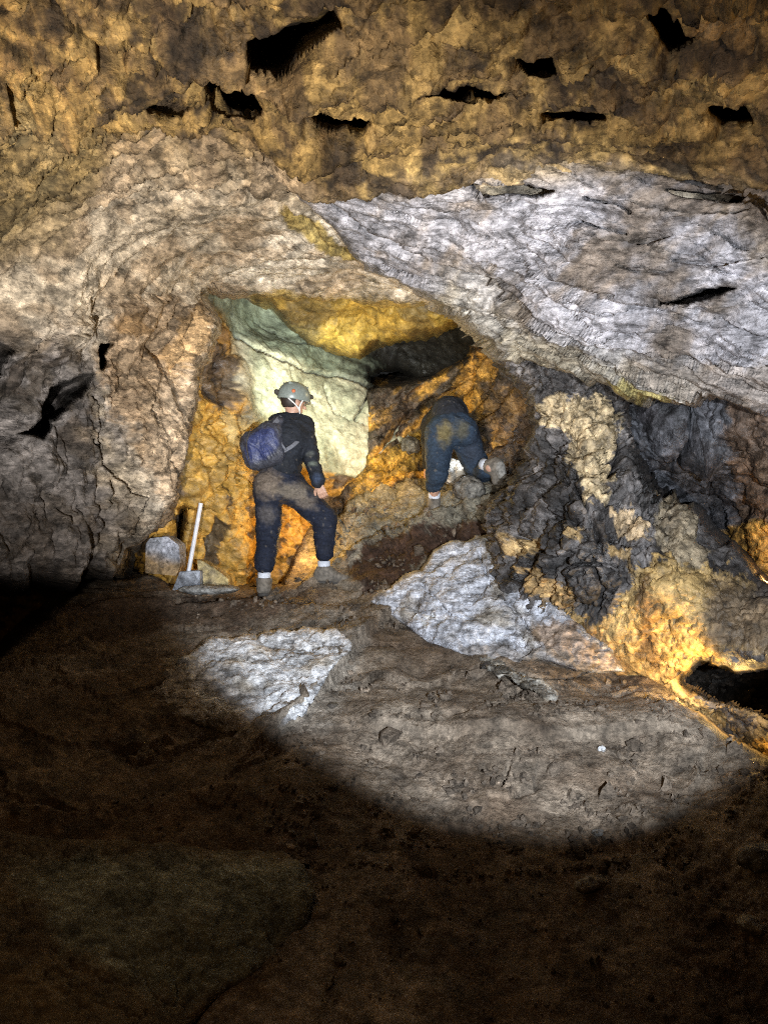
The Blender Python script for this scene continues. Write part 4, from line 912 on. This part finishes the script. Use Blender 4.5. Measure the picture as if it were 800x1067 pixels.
def prism(name, outline, depth, mat, parent, cols_fn, Y, back=(0, 0), bevel=.006, seed=1):
    """an angular block: its front outline given as surveyed points, extruded backwards"""
    bm = bmesh.new(); fr = [bm.verts.new(pt(x, y, Y + dy)) for x, y, dy in outline]
    f = bm.faces.new(fr); r = bmesh.ops.extrude_face_region(bm, geom=[f]); vs = [g for g in r['geom'] if isinstance(g, bmesh.types.BMVert)]
    for v in vs: v.co += Vector((back[0], depth, back[1]))
    bmesh.ops.bevel(bm, geom=bm.edges[:], offset=bevel, segments=2, affect='EDGES')
    bmesh.ops.triangulate(bm, faces=[f for f in bm.faces if len(f.verts) > 4]); bmesh.ops.subdivide_edges(bm, edges=bm.edges[:], cuts=5, use_grid_fill=True)
    bmesh.ops.triangulate(bm, faces=bm.faces[:]); bmesh.ops.recalc_face_normals(bm, faces=bm.faces[:])
    V = np.array([v.co[:] for v in bm.verts], f32); Fs = np.array([[v.index for v in f.verts] for f in bm.faces]); bm.free()
    V = V + .006 * np.stack([fbm(V + k * 9, 12, 3, seed + k) for k in range(3)], 1)
    return make_mesh(name, V, Fs, mat, np.clip(cols_fn(V), .003, .9), smooth=False, parent=parent)
def c2(a, b, seed):
    return lambda V: mix(a, b, sm(-.15, .2, fbm(V, 8, 4, seed))) * (1 + .3 * fbm(V, 40, 3, seed + 2)[:, None])
tube_b = pt(197, 594, 6.0); tube_t = pt(209.5, 524.5, 6.08)
tr = empty('marker_post', tube_b)
PIPE = plain_material('white_plastic_pipe', (.62, .63, .68), .4, noise=.08, scale=25)
ax_ = tube_t - tube_b; ring = []
tube = bar([tube_b - ax_ * .02, tube_b, tube_b + ax_ * .5, tube_t - ax_ * .01, tube_t], .0175, 'pipe', PIPE, tr, seg=20)
bar([tube_t - ax_ * .005, tube_t + ax_ * .002], .0188, 'cap', PIPE, tr, seg=20)
prism('foot_block', [(187, 596, 0), (208.5, 594.5, 0), (209, 611, 0), (179.5, 615.5, -.02)], .14, M_wall, tr, c2((.27, .29, .33), (.20, .21, .24), 401), 5.93)
settle_all(tr); tag(tr, 'thin white plastic post leaning on a small grey foot block', 'post')
blk = empty('broken_rock_block', pt(170, 600, 6.1))
prism('block', [(151, 597, 0), (152, 566, 0), (156, 561, 0), (174, 559, 0), (186, 568, .03), (188, 588, .03), (184, 600, 0)], .22, M_wall, blk, 
      lambda V: mix_arr(c2((.34, .35, .40), (.24, .25, .28), 402)(V), (.30, .20, .10), 1 - sm(-.05, .05, V[:, 2] - pt(0, 581, 6.05)[2] + .35 * (V[:, 0] - pt(166, 0, 6.05)[0]) + .1 * fbm(V, 6, 3, 7))), 6.05)  # grey torch light and ochre lamplight are painted into the block colour
settle_all(blk); tag(blk, 'angular grey and ochre block of rock left of the white post', 'rock')
blk = empty('broken_rock_block', pt(222, 608, 6.1))
prism('block', [(208, 611, 0), (205.5, 583, 0), (214, 586, 0), (226, 594, .02), (238, 603, .04), (238, 612, .04)], .16, M_wall, blk, c2((.42, .33, .15), (.30, .24, .14), 403), 6.02)  # a yellow patch of lamplight, built as a coloured wedge
settle_all(blk); tag(blk, 'low wedge shaped from a patch of yellow light right of the white post', 'rock')
stone('flat_stone', 'flat grey slab of stone lying at the foot of the white post', 'stone', pt(218, 614, 5.88), (.24, .13, .035), 411, (.26, .26, .25), (.16, .15, .13), .1, 4, rotz=.1)
stone('boulder', 'grey boulder under the knee of the crouching caver', 'boulder', pt(489, 510, 6.33), (.14, .12, .11), 421, (.17, .16, .14), (.11, .10, .085), .16, 5)
stone('boulder', 'pale boulder seen between the legs of the crouching caver', 'boulder', pt(474, 492, 6.85), (.17, .13, .12), 422, (.42, .40, .36), (.28, .25, .2), .16, 5)
stone('rock', 'small grey rock on the ramp left of the crouching caver', 'rock', pt(428, 464, 7.6), (.10, .09, .09), 424, (.13, .12, .10), (.09, .08, .06), .16, 4)
stone('stone', 'dark round stone at the left end of the pale rock shelf', 'stone', on('cave_floor', 506, 694) + np.array([0, 0, .01]), (.04, .04, .03), 431, (.13, .12, .12), (.08, .07, .06), .14, 4)
stone('stone', 'small bright white stone chip in the mud at the right', 'stone', on('cave_floor', 626, 783) + np.array([0, 0, .012]), (.02, .014, .014), 432, (.6, .6, .6), (.4, .4, .4), .35, 3)
stone('stone', 'pale stone half sunk in mud at the lower centre', 'stone', on('cave_floor', 622, 862), (.03, .03, .014), 433, (.26, .25, .24), (.2, .19, .17), .16, 4)
stone('stone', 'long brown stone in the dark foreground right of centre', 'stone', on('cave_floor', 616, 925), (.085, .04, .018), 434, (.26, .22, .16), (.15, .12, .09), .2, 4, rotz=.5)
stone('stone', 'light stone lying in the dark at the lower right', 'stone', on('cave_floor', 780, 965), (.04, .045, .03), 435, (.28, .24, .18), (.18, .14, .10), .2, 4)
stone('stone', 'grey stone at the right edge above the light stone', 'stone', on('cave_floor', 792, 895), (.09, .06, .05), 436, (.2, .2, .2), (.12, .11, .10), .18, 4)
stone('stone', 'small dark stone on the mud rib below the bright outcrop', 'stone', on('cave_floor', 345, 735), (.03, .03, .02), 437, (.12, .10, .08), (.08, .07, .05), .18, 4)
# crumbs of mud and grit over the trodden floor: beyond counting
rng = np.random.default_rng(5)
bm = bmesh.new(); bmesh.ops.create_icosphere(bm, subdivisions=1, radius=1); bV = np.array([v.co[:] for v in bm.verts], f32); bF = np.array([[v.index for v in f.verts] for f in bm.faces]); bm.free()
Vs, Fs, Cs = [], [], []; n = 0
spots = []
for _ in range(5000): spots.append((rng.uniform(280, 800), 690 + 220 * rng.random() ** .8))
for _ in range(900): spots.append((rng.uniform(200, 420), rng.uniform(600, 665)))
for _ in range(1200): spots.append((rng.uniform(340, 560), rng.uniform(520, 640)))
for _ in range(1300): spots.append((rng.uniform(0, 800), rng.uniform(820, 1060)))
sp = np.array(spots); cl = pn(np.stack([sp[:, 0] / 42, sp[:, 1] / 20, sp[:, 0] * 0], 1), 9)
for (x, y), c in zip(spots, cl):
    if c < .08: continue
    p = on('cave_floor', x, y)
    if sdf(np.array([x]), np.array([y]), [(388, 630), (470, 568), (530, 562), (650, 700), (520, 690), (440, 664)])[0] < 3: continue
    r = .0050 * p[1] / 4 * rng.lognormal(.35, .6); s = r * rng.uniform(.6, 1.3, 3)
    v = bV * (1 + .35 * rng.standard_normal((len(bV), 1))) * s
    Vs.append(v + p + np.array([0, 0, r * .3])); Fs.append(bF + n); n += len(bV); k = rng.uniform(.6, 1.5)
    Cs.append(np.tile(np.array(MUD) * k * (1.8 if rng.random() < .06 else 1), (len(bV), 1)))
grit = make_mesh('mud_crumbs', np.concatenate(Vs), np.concatenate(Fs), M_mud, np.concatenate(Cs), smooth=False)
tag(grit, 'scattered crumbs of mud and grit on the trodden cave floor', 'gravel', kind='stuff')
# ================================================================== LIGHT AND CAMERA
def spot(name, loc, target, energy, colour, ang, blend=.2, size=.03):
    d = bpy.data.lights.new(name, 'SPOT'); d.energy = energy; d.color = colour; d.spot_size = math.radians(ang); d.spot_blend = blend; d.shadow_soft_size = size
    o = bpy.data.objects.new(name, d); COL.objects.link(o); o.location = loc
    o.rotation_euler = (Vector(target) - Vector(loc)).to_track_quat('-Z', 'Y').to_euler()
    return o
def lamp(name, loc, energy, colour, size=.05):
    d = bpy.data.lights.new(name, 'POINT'); d.energy = energy; d.color = colour; d.shadow_soft_size = size
    o = bpy.data.objects.new(name, d); COL.objects.link(o); o.location = loc
    return o
COOL = (.82, .90, 1.0); WARM = (1.0, .62, .22)
spot('hand_torch', (.60, 0, -.05), (.60 + math.sin(math.radians(1.3)), 1, -.05 + math.tan(math.radians(2.3))), 1300, COOL, 52, .24, .02)
spot('head_torch', (-.6, .2, -.7), pt(265, 285, 5.0), 1300, (1, .95, .88), 62, .85, .02)
spot('slab_side_fill', (-.55, .3, -.8), pt(650, 270, 4.0), 500, (.95, .95, 1), 44, .9, .02)  # unseen light added from the side to bring out the slab relief
spot('chamber_lamp', (-1.75, 2.2, .95), pt(350, 60, 3.0), 27, (1, .58, .17), 150, .8, .03)
spot('roof_side_fill', (1.9, 2.0, .9), pt(560, 40, 2.9), 22, WARM, 140, .8, .03)  # unseen light added at the right so grazing rays show the roof relief
spot('roof_warm_fill', (-.35, .9, -.6), pt(430, 0, 2.6), 14, (1.0, .64, .25), 120, .7, .03)  # unseen warm fill added for the near roof
lamp('floor_warm_fill', (-1.3, .3, .1), 12, (1.0, .6, .3), .05)  # unseen warm fill added for the dark left floor
spot('helmet_lamp', pt(314, 410, 6.3), pt(335, 405, 7.3), 75, (.90, 1.0, .84), 115, .8)
lamp('alcove_lamp', pt(318, 565, 6.5), 12, (1.0, .58, .15))
lamp('alcove_upper_lamp', pt(288, 480, 6.42), 11, (1.0, .62, .18))
lamp('ramp_lamp', pt(400, 478, 6.8), 11, (1.0, .60, .14))
lamp('ledge_lamp', pt(400, 395, 6.3), 5, (1.0, .78, .35))
spot('pit_lamp', pt(735, 728, 3.8), pt(660, 655, 4.4), 32, (1.0, .64, .2), 110, .7, .03)
lamp('gully_lamp', pt(768, 722, 4.0), 8, (1.0, .64, .2), .03)
lamp('boulder_lamp', pt(480, 476, 6.7), 3, COOL)
lamp('right_lamp', pt(800, 610, 4.75), 38, (1.0, .55, .15))
w = bpy.data.worlds.new('World'); SC.world = w; w.use_nodes = True
w.node_tree.nodes['Background'].inputs[0].default_value = (.9, .6, .35, 1); w.node_tree.nodes['Background'].inputs[1].default_value = .0025
cam = bpy.data.cameras.new('camera'); co = bpy.data.objects.new('camera', cam); COL.objects.link(co)
co.location = (0, 0, 0); co.rotation_euler = (math.radians(90), 0, 0)
cam.sensor_fit = 'VERTICAL'; cam.sensor_height = 24; cam.lens = F / 1067 * 24; cam.clip_start = .05; cam.clip_end = 100
SC.camera = co
SC.view_settings.view_transform = 'Standard'; SC.view_settings.look = 'None'; SC.view_settings.exposure = 0; SC.view_settings.gamma = 1
SC.cycles.use_denoising = False; SC.cycles.filter_width = 1.15
SC.cycles.max_bounces = 5; SC.cycles.diffuse_bounces = 2
SC.cycles.sample_clamp_indirect = 5
print('built', round(time.time() - T0, 1))
